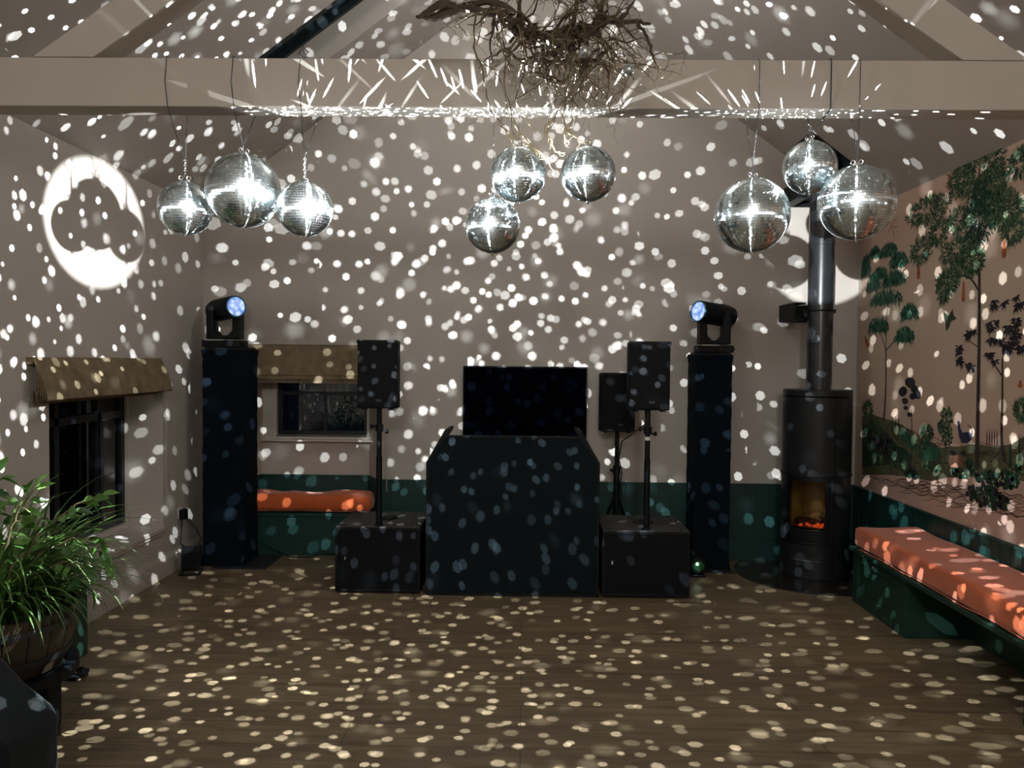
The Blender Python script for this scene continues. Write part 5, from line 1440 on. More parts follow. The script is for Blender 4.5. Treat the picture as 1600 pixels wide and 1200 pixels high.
MURAL_T = [('trunk', [0.0065, 0.0101, 0.0122, 0.0151, 0.0173, 0.0234], [(4.473, 2.601), (4.462, 2.358), (4.451, 2.124), (4.432, 1.702), (4.424, 1.259), (4.419, 0.876)]), ('trunk', [0.004, 0.0064, 0.0072], [(4.926, 2.024), (4.58, 2.014), (4.442, 1.911)]), ('trunk', [0.0023, 0.0031, 0.0039], [(4.944, 2.394), (4.655, 2.339), (4.458, 2.28)]), ('trunk', [0.0019, 0.0026, 0.0045], [(4.066, 2.309), (4.225, 2.297), (4.446, 2.285)]), ('trunk', [0.0017, 0.0035], [(4.348, 2.509), (4.467, 2.465)]), ('trunk', [0.0019, 0.0038], [(4.772, 2.182), (4.447, 2.038)]), ('trunk', [0.0081, 0.0099, 0.0117, 0.0153, 0.0315], [(5.561, 1.601), (5.549, 1.369), (5.56, 1.19), (5.572, 1.046), (5.549, 0.968)]), ('trunk', [0.0028, 0.0041, 0.006], [(5.709, 1.767), (5.614, 1.682), (5.561, 1.601)]), ('trunk', [0.0026, 0.0039, 0.0056], [(5.306, 1.716), (5.449, 1.656), (5.561, 1.601)]), ('trunk', [0.0026, 0.004, 0.0053], [(5.507, 2.074), (5.554, 1.858), (5.561, 1.601)]), ('trunk', [0.0023, 0.0037], [(5.667, 2.136), (5.552, 1.813)]), ('trunk', [0.0073, 0.0092, 0.0112, 0.0125, 0.0198], [(4.213, 1.541), (4.204, 1.34), (4.203, 1.171), (4.192, 1.071), (4.167, 1.0)]), ('trunk', [0.0035, 0.0053], [(4.322, 1.542), (4.209, 1.447)]), ('trunk', [0.0033, 0.0046], [(4.132, 1.68), (4.213, 1.541)]), ('trunk', [0.0025, 0.0036], [(4.557, 1.652), (4.415, 1.595)]), ('trunk', [0.004, 0.0053], [(4.192, 1.071), (4.291, 0.984)]), ('trunk', [0.0066, 0.0046, 0.0026], [(4.192, 1.064), (4.134, 0.984), (4.006, 0.956)]), ('trunk', [0.0034, 0.005, 0.0067, 0.0101], [(5.177, 1.214), (5.161, 1.049), (5.162, 0.903), (5.175, 0.818)]), ('trunk', [0.0053, 0.0053], [(4.731, 1.146), (4.702, 0.985)]), ('trunk', [0.0038, 0.0038], [(4.765, 1.116), (4.745, 0.988)]), ('green2', [0.0013, 0.007, 0.0053], [(5.443, 1.154), (5.44, 1.101), (5.437, 1.041)]), ('green2', [0.0013, 0.0069, 0.0052], [(5.396, 1.157), (5.394, 1.105), (5.391, 1.045)]), ('green2', [0.0013, 0.0069, 0.0052], [(5.35, 1.16), (5.348, 1.109), (5.345, 1.049)]), ('trunk', [0.001, 0.0045, 0.0035], [(4.335, 1.16), (4.333, 1.112), (4.331, 1.067)]), ('trunk', [0.001, 0.0044, 0.0034], [(4.311, 1.162), (4.309, 1.114), (4.307, 1.069)]), ('trunk', [0.001, 0.0044, 0.0034], [(4.288, 1.164), (4.286, 1.116), (4.284, 1.072)]), ('trunk', [0.001, 0.0044, 0.0034], [(4.265, 1.166), (4.263, 1.118), (4.261, 1.074)]), ('trunk', [0.001, 0.0044, 0.0034], [(4.242, 1.168), (4.24, 1.12), (4.238, 1.076)]), ('green2', [0.0007, 0.0086, 0.0145, 0.0017], [(4.123, 1.118), (4.12, 1.052), (4.118, 0.993), (4.117, 0.987)]), ('green2', [0.0007, 0.0086, 0.0145, 0.0016], [(4.051, 1.152), (4.048, 1.087), (4.045, 1.029), (4.045, 1.022)]), ('line', [0.0021, 0.0021, 0.0021, 0.0021, 0.0021, 0.0021, 0.0021, 0.0021, 0.0021, 0.0021, 0.0021, 0.0021, 0.0021, 0.0021, 0.0021, 0.0021, 0.0021, 0.0021, 0.0021], [(5.89, 1.122), (5.74, 1.11), (5.598, 1.116), (5.462, 1.109), (5.333, 1.088), (5.209, 1.064), (5.091, 1.055), (4.98, 1.062), (4.872, 1.058), (4.769, 1.04), (4.67, 1.022), (4.575, 1.015), (4.485, 1.023), (4.398, 1.021), (4.313, 1.002), (4.232, 0.987), (4.154, 0.981), (4.08, 0.988), (4.007, 0.988)]), ('line', [0.0022, 0.0022, 0.0022, 0.0022, 0.0022, 0.0022, 0.0022, 0.0022, 0.0022], [(5.384, 1.108), (5.304, 1.095), (5.227, 1.083), (5.151, 1.076), (5.078, 1.061), (5.006, 1.038), (4.937, 1.024), (4.869, 1.015), (4.804, 1.009)]), ('line', [0.0018, 0.0018, 0.0018, 0.0018, 0.0018, 0.0018, 0.0018, 0.0018, 0.0018, 0.0018, 0.0018], [(4.596, 1.063), (4.53, 1.062), (4.466, 1.074), (4.404, 1.078), (4.343, 1.079), (4.284, 1.073), (4.226, 1.077), (4.171, 1.086), (4.117, 1.091), (4.063, 1.086), (4.012, 1.086)]), ('line', [0.0018, 0.0018, 0.0018, 0.0018, 0.0018, 0.0018, 0.0018, 0.0018, 0.0018, 0.0018, 0.0018], [(4.463, 1.015), (4.413, 1.022), (4.365, 1.029), (4.318, 1.041), (4.271, 1.042), (4.225, 1.035), (4.18, 1.033), (4.136, 1.045), (4.094, 1.055), (4.052, 1.056), (4.01, 1.044)]), ('line', [0.0019, 0.0019, 0.0019, 0.0019, 0.0019, 0.0019, 0.0019, 0.0019, 0.0019], [(5.862, 1.017), (5.744, 1.012), (5.631, 1.026), (5.522, 1.029), (5.418, 1.026), (5.316, 1.014), (5.219, 1.015), (5.125, 1.018), (5.035, 1.026)]), ('green2', [0.0033, 0.0033, 0.0033, 0.0033, 0.0033, 0.0033, 0.0033, 0.0033, 0.0033, 0.0033, 0.0033], [(5.11, 0.88), (5.029, 0.887), (4.95, 0.901), (4.874, 0.91), (4.799, 0.915), (4.727, 0.921), (4.658, 0.928), (4.59, 0.938), (4.524, 0.949), (4.461, 0.955), (4.398, 0.957)]), ('line', [0.0024, 0.0024, 0.0024, 0.0024, 0.0024, 0.0024, 0.0024, 0.0024, 0.0024, 0.0024, 0.0024], [(5.855, 0.887), (5.771, 0.879), (5.69, 0.887), (5.61, 0.884), (5.532, 0.877), (5.456, 0.862), (5.383, 0.857), (5.312, 0.865), (5.243, 0.863), (5.175, 0.85), (5.108, 0.84)]), ('line', [0.0014, 0.0014, 0.0014, 0.0014, 0.0014, 0.0014, 0.0014, 0.0014, 0.0014], [(5.911, 0.664), (5.85, 0.669), (5.79, 0.684), (5.732, 0.697), (5.674, 0.699), (5.617, 0.694), (5.561, 0.694), (5.507, 0.709), (5.454, 0.725)]), ('line', [0.0029, 0.0029, 0.0029, 0.0029, 0.0029, 0.0029, 0.0029, 0.0029, 0.0029, 0.0029], [(5.129, 0.733), (5.084, 0.738), (5.042, 0.762), (4.999, 0.773), (4.957, 0.775), (4.915, 0.76), (4.874, 0.764), (4.835, 0.792), (4.796, 0.797), (4.757, 0.787)]), ('line', [0.0011, 0.0011, 0.0011, 0.0011, 0.0011, 0.0011, 0.0011, 0.0011, 0.0011, 0.0011, 0.0011], [(4.625, 0.782), (4.591, 0.785), (4.558, 0.79), (4.525, 0.803), (4.493, 0.803), (4.46, 0.791), (4.428, 0.794), (4.398, 0.806), (4.367, 0.811), (4.336, 0.805), (4.306, 0.801)]), ('line', [0.0014, 0.0014, 0.0014, 0.0014, 0.0014, 0.0014, 0.0014, 0.0014, 0.0014, 0.0014, 0.0014, 0.0014, 0.0014], [(5.725, 0.685), (5.669, 0.687), (5.616, 0.7), (5.563, 0.711), (5.511, 0.707), (5.459, 0.706), (5.409, 0.712), (5.361, 0.728), (5.312, 0.738), (5.265, 0.736), (5.218, 0.733), (5.172, 0.737), (5.128, 0.756)]), ('line', [0.0029, 0.0029, 0.0029, 0.0029, 0.0029, 0.0029, 0.0029, 0.0029, 0.0029, 0.0029, 0.0029, 0.0029, 0.0029, 0.0029], [(5.056, 0.743), (5.013, 0.747), (4.971, 0.759), (4.93, 0.77), (4.889, 0.769), (4.848, 0.769), (4.809, 0.776), (4.77, 0.786), (4.732, 0.793), (4.695, 0.796), (4.657, 0.789), (4.621, 0.794), (4.585, 0.808), (4.55, 0.814)]), ('line', [0.0025, 0.0025, 0.0025, 0.0025, 0.0025, 0.0025, 0.0025, 0.0025, 0.0025, 0.0025, 0.0025, 0.0025, 0.0025, 0.0025, 0.0025], [(4.423, 0.811), (4.391, 0.814), (4.359, 0.82), (4.329, 0.827), (4.298, 0.829), (4.267, 0.821), (4.238, 0.824), (4.209, 0.833), (4.18, 0.84), (4.152, 0.84), (4.123, 0.833), (4.095, 0.836), (4.068, 0.846), (4.041, 0.85), (4.015, 0.849)]), ('line', [0.002, 0.002, 0.002, 0.002, 0.002, 0.002, 0.002, 0.002, 0.002, 0.002, 0.002, 0.002, 0.002, 0.002, 0.002], [(5.643, 0.685), (5.592, 0.685), (5.543, 0.703), (5.494, 0.71), (5.445, 0.703), (5.398, 0.705), (5.351, 0.706), (5.306, 0.721), (5.261, 0.729), (5.216, 0.722), (5.173, 0.722), (5.13, 0.727), (5.089, 0.743), (5.047, 0.742), (5.006, 0.744)]), ('line', [0.0027, 0.0027, 0.0027, 0.0027, 0.0027, 0.0027, 0.0027, 0.0027, 0.0027, 0.0027], [(4.862, 0.77), (4.824, 0.765), (4.787, 0.775), (4.751, 0.785), (4.715, 0.781), (4.679, 0.777), (4.644, 0.781), (4.61, 0.783), (4.576, 0.795), (4.542, 0.793)]), ('line', [0.0011, 0.0011, 0.0011, 0.0011, 0.0011, 0.0011, 0.0011, 0.0011, 0.0011, 0.0011], [(4.385, 0.809), (4.354, 0.809), (4.324, 0.816), (4.295, 0.825), (4.265, 0.82), (4.235, 0.82), (4.207, 0.82), (4.178, 0.826), (4.151, 0.835), (4.123, 0.831)]), ('line', [0.0014, 0.0014, 0.0014, 0.0014, 0.0014, 0.0014, 0.0014, 0.0014, 0.0014, 0.0014, 0.0014, 0.0014], [(5.661, 0.661), (5.607, 0.665), (5.554, 0.681), (5.502, 0.686), (5.451, 0.692), (5.4, 0.687), (5.35, 0.693), (5.302, 0.701), (5.255, 0.713), (5.207, 0.709), (5.161, 0.711), (5.116, 0.717)]), ('line', [0.0012, 0.0012, 0.0012, 0.0012, 0.0012, 0.0012, 0.0012, 0.0012, 0.0012, 0.0012, 0.0012], [(4.937, 0.735), (4.895, 0.736), (4.855, 0.752), (4.814, 0.756), (4.774, 0.756), (4.734, 0.751), (4.696, 0.756), (4.658, 0.763), (4.621, 0.77), (4.584, 0.767), (4.547, 0.765)]), ('line', [0.0015, 0.0015, 0.0015, 0.0015, 0.0015, 0.0015, 0.0015, 0.0015, 0.0015, 0.0015, 0.0015, 0.0015, 0.0015], [(4.339, 0.804), (4.309, 0.8), (4.279, 0.81), (4.25, 0.823), (4.22, 0.818), (4.191, 0.816), (4.163, 0.815), (4.135, 0.826), (4.108, 0.836), (4.081, 0.837), (4.053, 0.828), (4.027, 0.833), (4.001, 0.848)]), ('line', [0.002, 0.002, 0.002, 0.002, 0.002, 0.002, 0.002, 0.002, 0.002, 0.002, 0.002, 0.002, 0.002, 0.002, 0.002, 0.002], [(5.503, 0.668), (5.453, 0.673), (5.404, 0.681), (5.357, 0.7), (5.31, 0.697), (5.263, 0.692), (5.217, 0.697), (5.173, 0.708), (5.13, 0.725), (5.086, 0.72), (5.044, 0.721), (5.002, 0.726), (4.961, 0.736), (4.921, 0.747), (4.881, 0.74), (4.842, 0.739)]), ('line', [0.0017, 0.0017, 0.0017, 0.0017, 0.0017, 0.0017, 0.0017, 0.0017, 0.0017, 0.0017, 0.0017, 0.0017, 0.0017, 0.0017, 0.0017, 0.0017, 0.0017, 0.0017], [(4.744, 0.751), (4.707, 0.753), (4.672, 0.77), (4.636, 0.778), (4.601, 0.777), (4.566, 0.765), (4.532, 0.769), (4.499, 0.779), (4.467, 0.794), (4.434, 0.789), (4.402, 0.782), (4.37, 0.788), (4.34, 0.801), (4.309, 0.811), (4.278, 0.801), (4.248, 0.797), (4.22, 0.811), (4.191, 0.82)]), ('line', [0.0015, 0.0015, 0.0015, 0.0015, 0.0015, 0.0015, 0.0015, 0.0015, 0.0015, 0.0015], [(4.264, 0.797), (4.233, 0.804), (4.203, 0.817), (4.173, 0.824), (4.143, 0.822), (4.113, 0.817), (4.085, 0.827), (4.057, 0.838), (4.029, 0.844), (4.001, 0.837)]), ('line', [0.0019, 0.0019, 0.0019, 0.0019, 0.0019, 0.0019, 0.0019, 0.0019, 0.0019, 0.0019, 0.0019, 0.0019, 0.0019, 0.0019, 0.0019, 0.0019], [(5.29, 0.698), (5.246, 0.698), (5.202, 0.71), (5.16, 0.72), (5.117, 0.721), (5.075, 0.722), (5.034, 0.722), (4.994, 0.735), (4.955, 0.744), (4.916, 0.747), (4.877, 0.741), (4.839, 0.749), (4.802, 0.762), (4.766, 0.766), (4.729, 0.765), (4.694, 0.763)]), ('line', [0.0011, 0.0011, 0.0011, 0.0011, 0.0011, 0.0011, 0.0011, 0.0011, 0.0011, 0.0011, 0.0011, 0.0011, 0.0011], [(4.712, 0.754), (4.674, 0.752), (4.637, 0.763), (4.601, 0.771), (4.565, 0.772), (4.529, 0.764), (4.495, 0.768), (4.461, 0.776), (4.427, 0.784), (4.394, 0.785), (4.361, 0.777), (4.328, 0.781), (4.297, 0.795)]), ('line', [0.001, 0.001, 0.001, 0.001, 0.001, 0.001, 0.001], [(4.185, 0.807), (4.153, 0.81), (4.122, 0.816), (4.091, 0.827), (4.06, 0.829), (4.03, 0.825), (4.0, 0.826)]), ('line', [0.0029, 0.0029, 0.0029, 0.0029, 0.0029, 0.0029, 0.0029, 0.0029, 0.0029, 0.0029, 0.0029, 0.0029], [(5.237, 0.691), (5.192, 0.695), (5.149, 0.704), (5.107, 0.709), (5.064, 0.709), (5.023, 0.708), (4.982, 0.712), (4.942, 0.723), (4.903, 0.727), (4.864, 0.729), (4.826, 0.726), (4.788, 0.73)]), ('line', [0.0017, 0.0017, 0.0017, 0.0017, 0.0017, 0.0017, 0.0017, 0.0017, 0.0017, 0.0017, 0.0017], [(4.573, 0.762), (4.537, 0.762), (4.502, 0.771), (4.468, 0.783), (4.433, 0.779), (4.399, 0.771), (4.366, 0.774), (4.333, 0.782), (4.301, 0.793), (4.269, 0.794), (4.238, 0.786)]), ('line', [0.0015, 0.0015, 0.0015, 0.0015, 0.0015, 0.0015, 0.0015], [(4.181, 0.797), (4.15, 0.801), (4.119, 0.812), (4.089, 0.817), (4.059, 0.819), (4.029, 0.817), (4.0, 0.822)]), ('line', [0.0019, 0.0019, 0.0019, 0.0019, 0.0019, 0.0019, 0.0019, 0.0019, 0.0019, 0.0019], [(5.325, 0.656), (5.278, 0.662), (5.232, 0.677), (5.186, 0.687), (5.141, 0.686), (5.096, 0.685), (5.053, 0.693), (5.011, 0.701), (4.969, 0.714), (4.928, 0.716)]), ('line', [0.0016, 0.0016, 0.0016, 0.0016, 0.0016, 0.0016, 0.0016, 0.0016, 0.0016, 0.0016, 0.0016, 0.0016], [(4.601, 0.745), (4.567, 0.75), (4.534, 0.755), (4.501, 0.765), (4.469, 0.768), (4.436, 0.766), (4.405, 0.771), (4.374, 0.777), (4.344, 0.785), (4.314, 0.788), (4.284, 0.787), (4.254, 0.79)]), ('line', [0.0015, 0.0015, 0.0015, 0.0015, 0.0015, 0.0015], [(4.157, 0.79), (4.125, 0.791), (4.093, 0.804), (4.062, 0.809), (4.03, 0.807), (4.0, 0.808)]), ('line', [0.0019, 0.0019, 0.0019, 0.0019, 0.0019, 0.0019, 0.0019, 0.0019, 0.0019, 0.0019, 0.0019, 0.0019, 0.0019, 0.0019, 0.0019, 0.0019], [(5.259, 0.656), (5.215, 0.661), (5.171, 0.67), (5.129, 0.687), (5.086, 0.681), (5.045, 0.682), (5.004, 0.686), (4.964, 0.697), (4.925, 0.71), (4.885, 0.705), (4.847, 0.705), (4.809, 0.716), (4.772, 0.721), (4.736, 0.733), (4.7, 0.734), (4.664, 0.727)]), ('line', [0.0011, 0.0011, 0.0011, 0.0011, 0.0011, 0.0011, 0.0011, 0.0011, 0.0011, 0.0011, 0.0011], [(4.715, 0.713), (4.678, 0.72), (4.641, 0.725), (4.606, 0.737), (4.57, 0.736), (4.535, 0.736), (4.501, 0.737), (4.468, 0.752), (4.435, 0.756), (4.402, 0.758), (4.369, 0.752)]), ('line', [0.0015, 0.0015, 0.0015, 0.0015, 0.0015, 0.0015, 0.0015, 0.0015], [(4.199, 0.772), (4.169, 0.772), (4.14, 0.784), (4.111, 0.792), (4.082, 0.788), (4.054, 0.782), (4.026, 0.788), (3.999, 0.794)]), ('line', [0.0018, 0.0018, 0.0018, 0.0018, 0.0018, 0.0018, 0.0018, 0.0018, 0.0018, 0.0018], [(5.062, 0.675), (5.021, 0.68), (4.981, 0.688), (4.941, 0.698), (4.902, 0.702), (4.863, 0.702), (4.825, 0.704), (4.788, 0.715), (4.752, 0.721), (4.715, 0.724)]), ('line', [0.0016, 0.0016, 0.0016, 0.0016, 0.0016, 0.0016, 0.0016, 0.0016, 0.0016], [(4.425, 0.749), (4.392, 0.753), (4.36, 0.766), (4.329, 0.773), (4.297, 0.771), (4.266, 0.774), (4.236, 0.774), (4.206, 0.787), (4.177, 0.792)]), ('line', [0.0012, 0.0012, 0.0012, 0.0012, 0.0012, 0.0012, 0.0012, 0.0012, 0.0012], [(4.933, 0.685), (4.894, 0.69), (4.855, 0.701), (4.818, 0.714), (4.78, 0.719), (4.743, 0.715), (4.707, 0.719), (4.671, 0.73), (4.636, 0.74)]), ('line', [0.0011, 0.0011, 0.0011, 0.0011, 0.0011, 0.0011, 0.0011, 0.0011, 0.0011, 0.0011, 0.0011, 0.0011, 0.0011, 0.0011], [(4.386, 0.75), (4.354, 0.754), (4.323, 0.761), (4.292, 0.769), (4.262, 0.774), (4.232, 0.771), (4.202, 0.774), (4.174, 0.782), (4.145, 0.79), (4.117, 0.792), (4.089, 0.79), (4.061, 0.794), (4.034, 0.804), (4.008, 0.808)]), ('line', [0.0018, 0.0018, 0.0018, 0.0018, 0.0018, 0.0018, 0.0018, 0.0018, 0.0018, 0.0018, 0.0018, 0.0018, 0.0018], [(4.983, 0.658), (4.943, 0.663), (4.904, 0.675), (4.865, 0.686), (4.826, 0.684), (4.788, 0.681), (4.751, 0.687), (4.715, 0.702), (4.679, 0.707), (4.643, 0.709), (4.608, 0.703), (4.573, 0.709), (4.54, 0.717)]), ('line', [0.0016, 0.0016, 0.0016, 0.0016, 0.0016, 0.0016, 0.0016, 0.0016, 0.0016], [(4.397, 0.731), (4.365, 0.731), (4.334, 0.74), (4.303, 0.751), (4.273, 0.75), (4.242, 0.746), (4.213, 0.75), (4.184, 0.757), (4.155, 0.767)]), ('line', [0.0011, 0.0011, 0.0011, 0.0011, 0.0011, 0.0011, 0.0011, 0.0011, 0.0011, 0.0011, 0.0011, 0.0011, 0.0011, 0.0011, 0.0011], [(4.756, 0.685), (4.719, 0.688), (4.684, 0.695), (4.649, 0.705), (4.615, 0.706), (4.58, 0.705), (4.547, 0.709), (4.514, 0.721), (4.482, 0.726), (4.449, 0.725), (4.417, 0.724), (4.386, 0.73), (4.356, 0.74), (4.326, 0.745), (4.296, 0.746)]), ('line', [0.0015, 0.0015, 0.0015, 0.0015, 0.0015, 0.0015, 0.0015, 0.0015, 0.0015, 0.0015, 0.0015], [(4.282, 0.736), (4.251, 0.74), (4.222, 0.75), (4.193, 0.759), (4.164, 0.759), (4.135, 0.755), (4.107, 0.76), (4.079, 0.773), (4.052, 0.778), (4.025, 0.773), (3.998, 0.774)]), ('line', [0.0017, 0.0017, 0.0017, 0.0017, 0.0017, 0.0017, 0.0017, 0.0017, 0.0017], [(4.761, 0.684), (4.724, 0.683), (4.688, 0.691), (4.652, 0.7), (4.617, 0.698), (4.582, 0.696), (4.548, 0.699), (4.515, 0.711), (4.482, 0.715)]), ('line', [0.0015, 0.0015, 0.0015, 0.0015, 0.0015, 0.0015, 0.0015, 0.0015, 0.0015], [(4.274, 0.732), (4.243, 0.736), (4.212, 0.751), (4.182, 0.757), (4.152, 0.753), (4.122, 0.75), (4.093, 0.75), (4.064, 0.766), (4.036, 0.77)]), ('line', [0.0012, 0.0012, 0.0012, 0.0012, 0.0012, 0.0012, 0.0012, 0.0012, 0.0012, 0.0012, 0.0012, 0.0012], [(4.838, 0.645), (4.798, 0.651), (4.759, 0.665), (4.721, 0.677), (4.683, 0.676), (4.645, 0.673), (4.608, 0.68), (4.572, 0.692), (4.537, 0.702), (4.502, 0.705), (4.467, 0.698), (4.433, 0.702)]), ('line', [0.001, 0.001, 0.001, 0.001, 0.001, 0.001, 0.001, 0.001, 0.001], [(4.237, 0.729), (4.205, 0.729), (4.174, 0.743), (4.144, 0.753), (4.114, 0.748), (4.084, 0.746), (4.055, 0.751), (4.026, 0.764), (3.998, 0.774)]), ('line', [0.0011, 0.0011, 0.0011, 0.0011, 0.0011, 0.0011, 0.0011, 0.0011, 0.0011, 0.0011, 0.0011, 0.0011, 0.0011, 0.0011, 0.0011, 0.0011, 0.0011, 0.0011], [(4.709, 0.666), (4.672, 0.669), (4.637, 0.679), (4.602, 0.686), (4.567, 0.689), (4.532, 0.69), (4.499, 0.694), (4.466, 0.701), (4.433, 0.708), (4.401, 0.708), (4.369, 0.711), (4.338, 0.715), (4.307, 0.722), (4.277, 0.73), (4.247, 0.73), (4.217, 0.731), (4.188, 0.738), (4.16, 0.745)]), ('line', [0.0024, 0.0024, 0.0024, 0.0024, 0.0024, 0.0024, 0.0024, 0.0024], [(4.204, 0.729), (4.173, 0.729), (4.143, 0.734), (4.113, 0.741), (4.083, 0.742), (4.054, 0.739), (4.025, 0.743), (3.997, 0.749)]), ('line', [0.0011, 0.0011, 0.0011, 0.0011, 0.0011, 0.0011, 0.0011, 0.0011, 0.0011, 0.0011, 0.0011, 0.0011, 0.0011, 0.0011, 0.0011], [(4.48, 0.69), (4.448, 0.693), (4.416, 0.7), (4.385, 0.707), (4.354, 0.706), (4.323, 0.705), (4.293, 0.71), (4.264, 0.715), (4.235, 0.721), (4.206, 0.722), (4.177, 0.722), (4.149, 0.727), (4.122, 0.733), (4.095, 0.736), (4.068, 0.737)]), ('line', [0.0023, 0.0023, 0.0023, 0.0023], [(4.082, 0.733), (4.053, 0.733), (4.025, 0.744), (3.997, 0.747)]), ('line', [0.0024, 0.0024, 0.0019], [(5.867, 1.106), (5.847, 1.154), (5.882, 1.199)]), ('line', [0.0019, 0.0019], [(5.858, 1.154), (5.806, 1.194)]), ('line', [0.0023, 0.0023, 0.0018], [(5.757, 1.067), (5.739, 1.115), (5.772, 1.159)]), ('line', [0.0018, 0.0018], [(5.749, 1.114), (5.699, 1.155)]), ('line', [0.0021, 0.0021, 0.0016], [(5.035, 1.02), (5.021, 1.062), (5.047, 1.1)]), ('line', [0.0016, 0.0016], [(5.029, 1.061), (4.991, 1.096)]), ('line', [0.002, 0.002, 0.0016], [(4.939, 0.998), (4.926, 1.039), (4.951, 1.076)]), ('line', [0.0016, 0.0016], [(4.933, 1.038), (4.897, 1.073)]), ('line', [0.0018, 0.0018, 0.0014], [(4.507, 0.859), (4.496, 0.897), (4.517, 0.93)]), ('line', [0.0014, 0.0014], [(4.503, 0.896), (4.472, 0.929)]), ('line', [0.002, 0.002, 0.0016], [(4.872, 0.864), (4.858, 0.905), (4.883, 0.941)]), ('line', [0.0016, 0.0016], [(4.866, 0.904), (4.83, 0.939)]), ('line', [0.0019, 0.0019, 0.0015], [(4.758, 0.81), (4.746, 0.85), (4.769, 0.885)]), ('line', [0.0015, 0.0015], [(4.753, 0.849), (4.719, 0.885)]), ('line', [0.0024, 0.0024, 0.0024, 0.0024, 0.0024, 0.0024, 0.0024, 0.0024, 0.0024], [(5.884, 1.016), (5.816, 1.009), (5.749, 1.014), (5.684, 1.017), (5.62, 1.012), (5.558, 0.999), (5.496, 0.991), (5.438, 1.003), (5.379, 1.001)]), ('line', [0.0023, 0.0023, 0.0023, 0.0023, 0.0023, 0.0023, 0.0023, 0.0023, 0.0023], [(5.61, 0.997), (5.55, 0.997), (5.493, 1.009), (5.436, 1.012), (5.379, 1.003), (5.324, 0.997), (5.271, 0.997), (5.218, 1.003), (5.167, 1.011)]), ('line', [0.0022, 0.0022, 0.0022, 0.0022, 0.0022, 0.0022, 0.0022, 0.0022, 0.0022], [(5.36, 0.981), (5.308, 0.98), (5.257, 0.988), (5.208, 1.002), (5.158, 1.003), (5.11, 0.991), (5.062, 0.994), (5.017, 1.008), (4.971, 1.012)]), ('line', [0.0021, 0.0021, 0.0021, 0.0021, 0.0021, 0.0021, 0.0021, 0.0021, 0.0021], [(5.132, 0.98), (5.086, 0.983), (5.042, 1.0), (4.998, 1.005), (4.955, 1.006), (4.912, 0.999), (4.871, 1.005), (4.83, 1.02), (4.79, 1.025)]), ('line', [0.002, 0.002, 0.002, 0.002, 0.002, 0.002, 0.002, 0.002, 0.002], [(4.925, 1.023), (4.885, 1.021), (4.846, 1.031), (4.807, 1.032), (4.768, 1.025), (4.73, 1.015), (4.693, 1.015), (4.657, 1.019), (4.621, 1.025)]), ('line', [0.0019, 0.0019, 0.0019, 0.0019, 0.0019, 0.0019, 0.0019, 0.0019, 0.0019], [(4.731, 0.991), (4.695, 0.991), (4.661, 1.002), (4.627, 1.001), (4.593, 0.995), (4.559, 0.991), (4.526, 0.987), (4.494, 0.994), (4.463, 0.999)]), ('line', [0.0019, 0.0019, 0.0019, 0.0019, 0.0019, 0.0019, 0.0019, 0.0019, 0.0019], [(4.553, 0.992), (4.522, 0.992), (4.491, 1.001), (4.462, 1.013), (4.432, 1.015), (4.402, 1.014), (4.373, 1.014), (4.345, 1.028), (4.317, 1.033)]), ('line', [0.0018, 0.0018, 0.0018, 0.0018, 0.0018, 0.0018, 0.0018, 0.0018, 0.0018], [(4.389, 1.028), (4.361, 1.019), (4.334, 1.02), (4.308, 1.026), (4.281, 1.017), (4.255, 1.008), (4.229, 1.004), (4.204, 1.01), (4.179, 1.011)]), ('line', [0.0017, 0.0017, 0.0017, 0.0017, 0.0017, 0.0017, 0.0017, 0.0017, 0.0017], [(4.235, 1.024), (4.211, 1.022), (4.188, 1.031), (4.164, 1.031), (4.141, 1.03), (4.117, 1.018), (4.095, 1.016), (4.072, 1.021), (4.05, 1.027)]), ('line', [0.0017, 0.0039, 0.0017], [(5.365, 0.71), (5.259, 0.751), (5.145, 0.718)]), ('line', [0.0016, 0.0037, 0.0016], [(5.102, 0.713), (5.006, 0.752), (4.903, 0.721)]), ('line', [0.0016, 0.0035, 0.0016], [(4.864, 0.716), (4.777, 0.753), (4.683, 0.723)]), ('line', [0.0015, 0.0033, 0.0015], [(4.648, 0.718), (4.568, 0.754), (4.482, 0.725)]), ('line', [0.0014, 0.0031, 0.0014], [(4.45, 0.72), (4.377, 0.755), (4.297, 0.727)]), ('line', [0.0014, 0.0031, 0.0014], [(4.268, 0.722), (4.201, 0.756), (4.128, 0.729)]), ('peacock', [0.0043, 0.0032, 0.0025, 0.0029], [(4.486, 1.097), (4.475, 1.127), (4.489, 1.154), (4.521, 1.166)]), ('trunk', [0.0022, 0.0022], [(4.569, 1.067), (4.588, 1.035)]), ('trunk', [0.0022, 0.0022], [(4.517, 1.072), (4.497, 1.045)]), ('line', [0.0022, 0.0022, 0.0022], [(5.465, 2.366), (5.507, 2.459), (5.444, 2.492)]), ('line', [0.0022, 0.0022], [(5.507, 2.459), (5.563, 2.425)]), ('line', [0.0022, 0.0022], [(5.488, 2.439), (5.432, 2.438)])]
MURAL_F = [('fruit', 4.784, 2.593, 0.032, 0.053), ('fruit', 5.128, 2.11, 0.037, 0.061), ('fruit', 4.602, 1.928, 0.033, 0.063), ('fruit', 4.223, 2.126, 0.033, 0.061), ('fruit', 4.057, 1.411, 0.031, 0.02)]
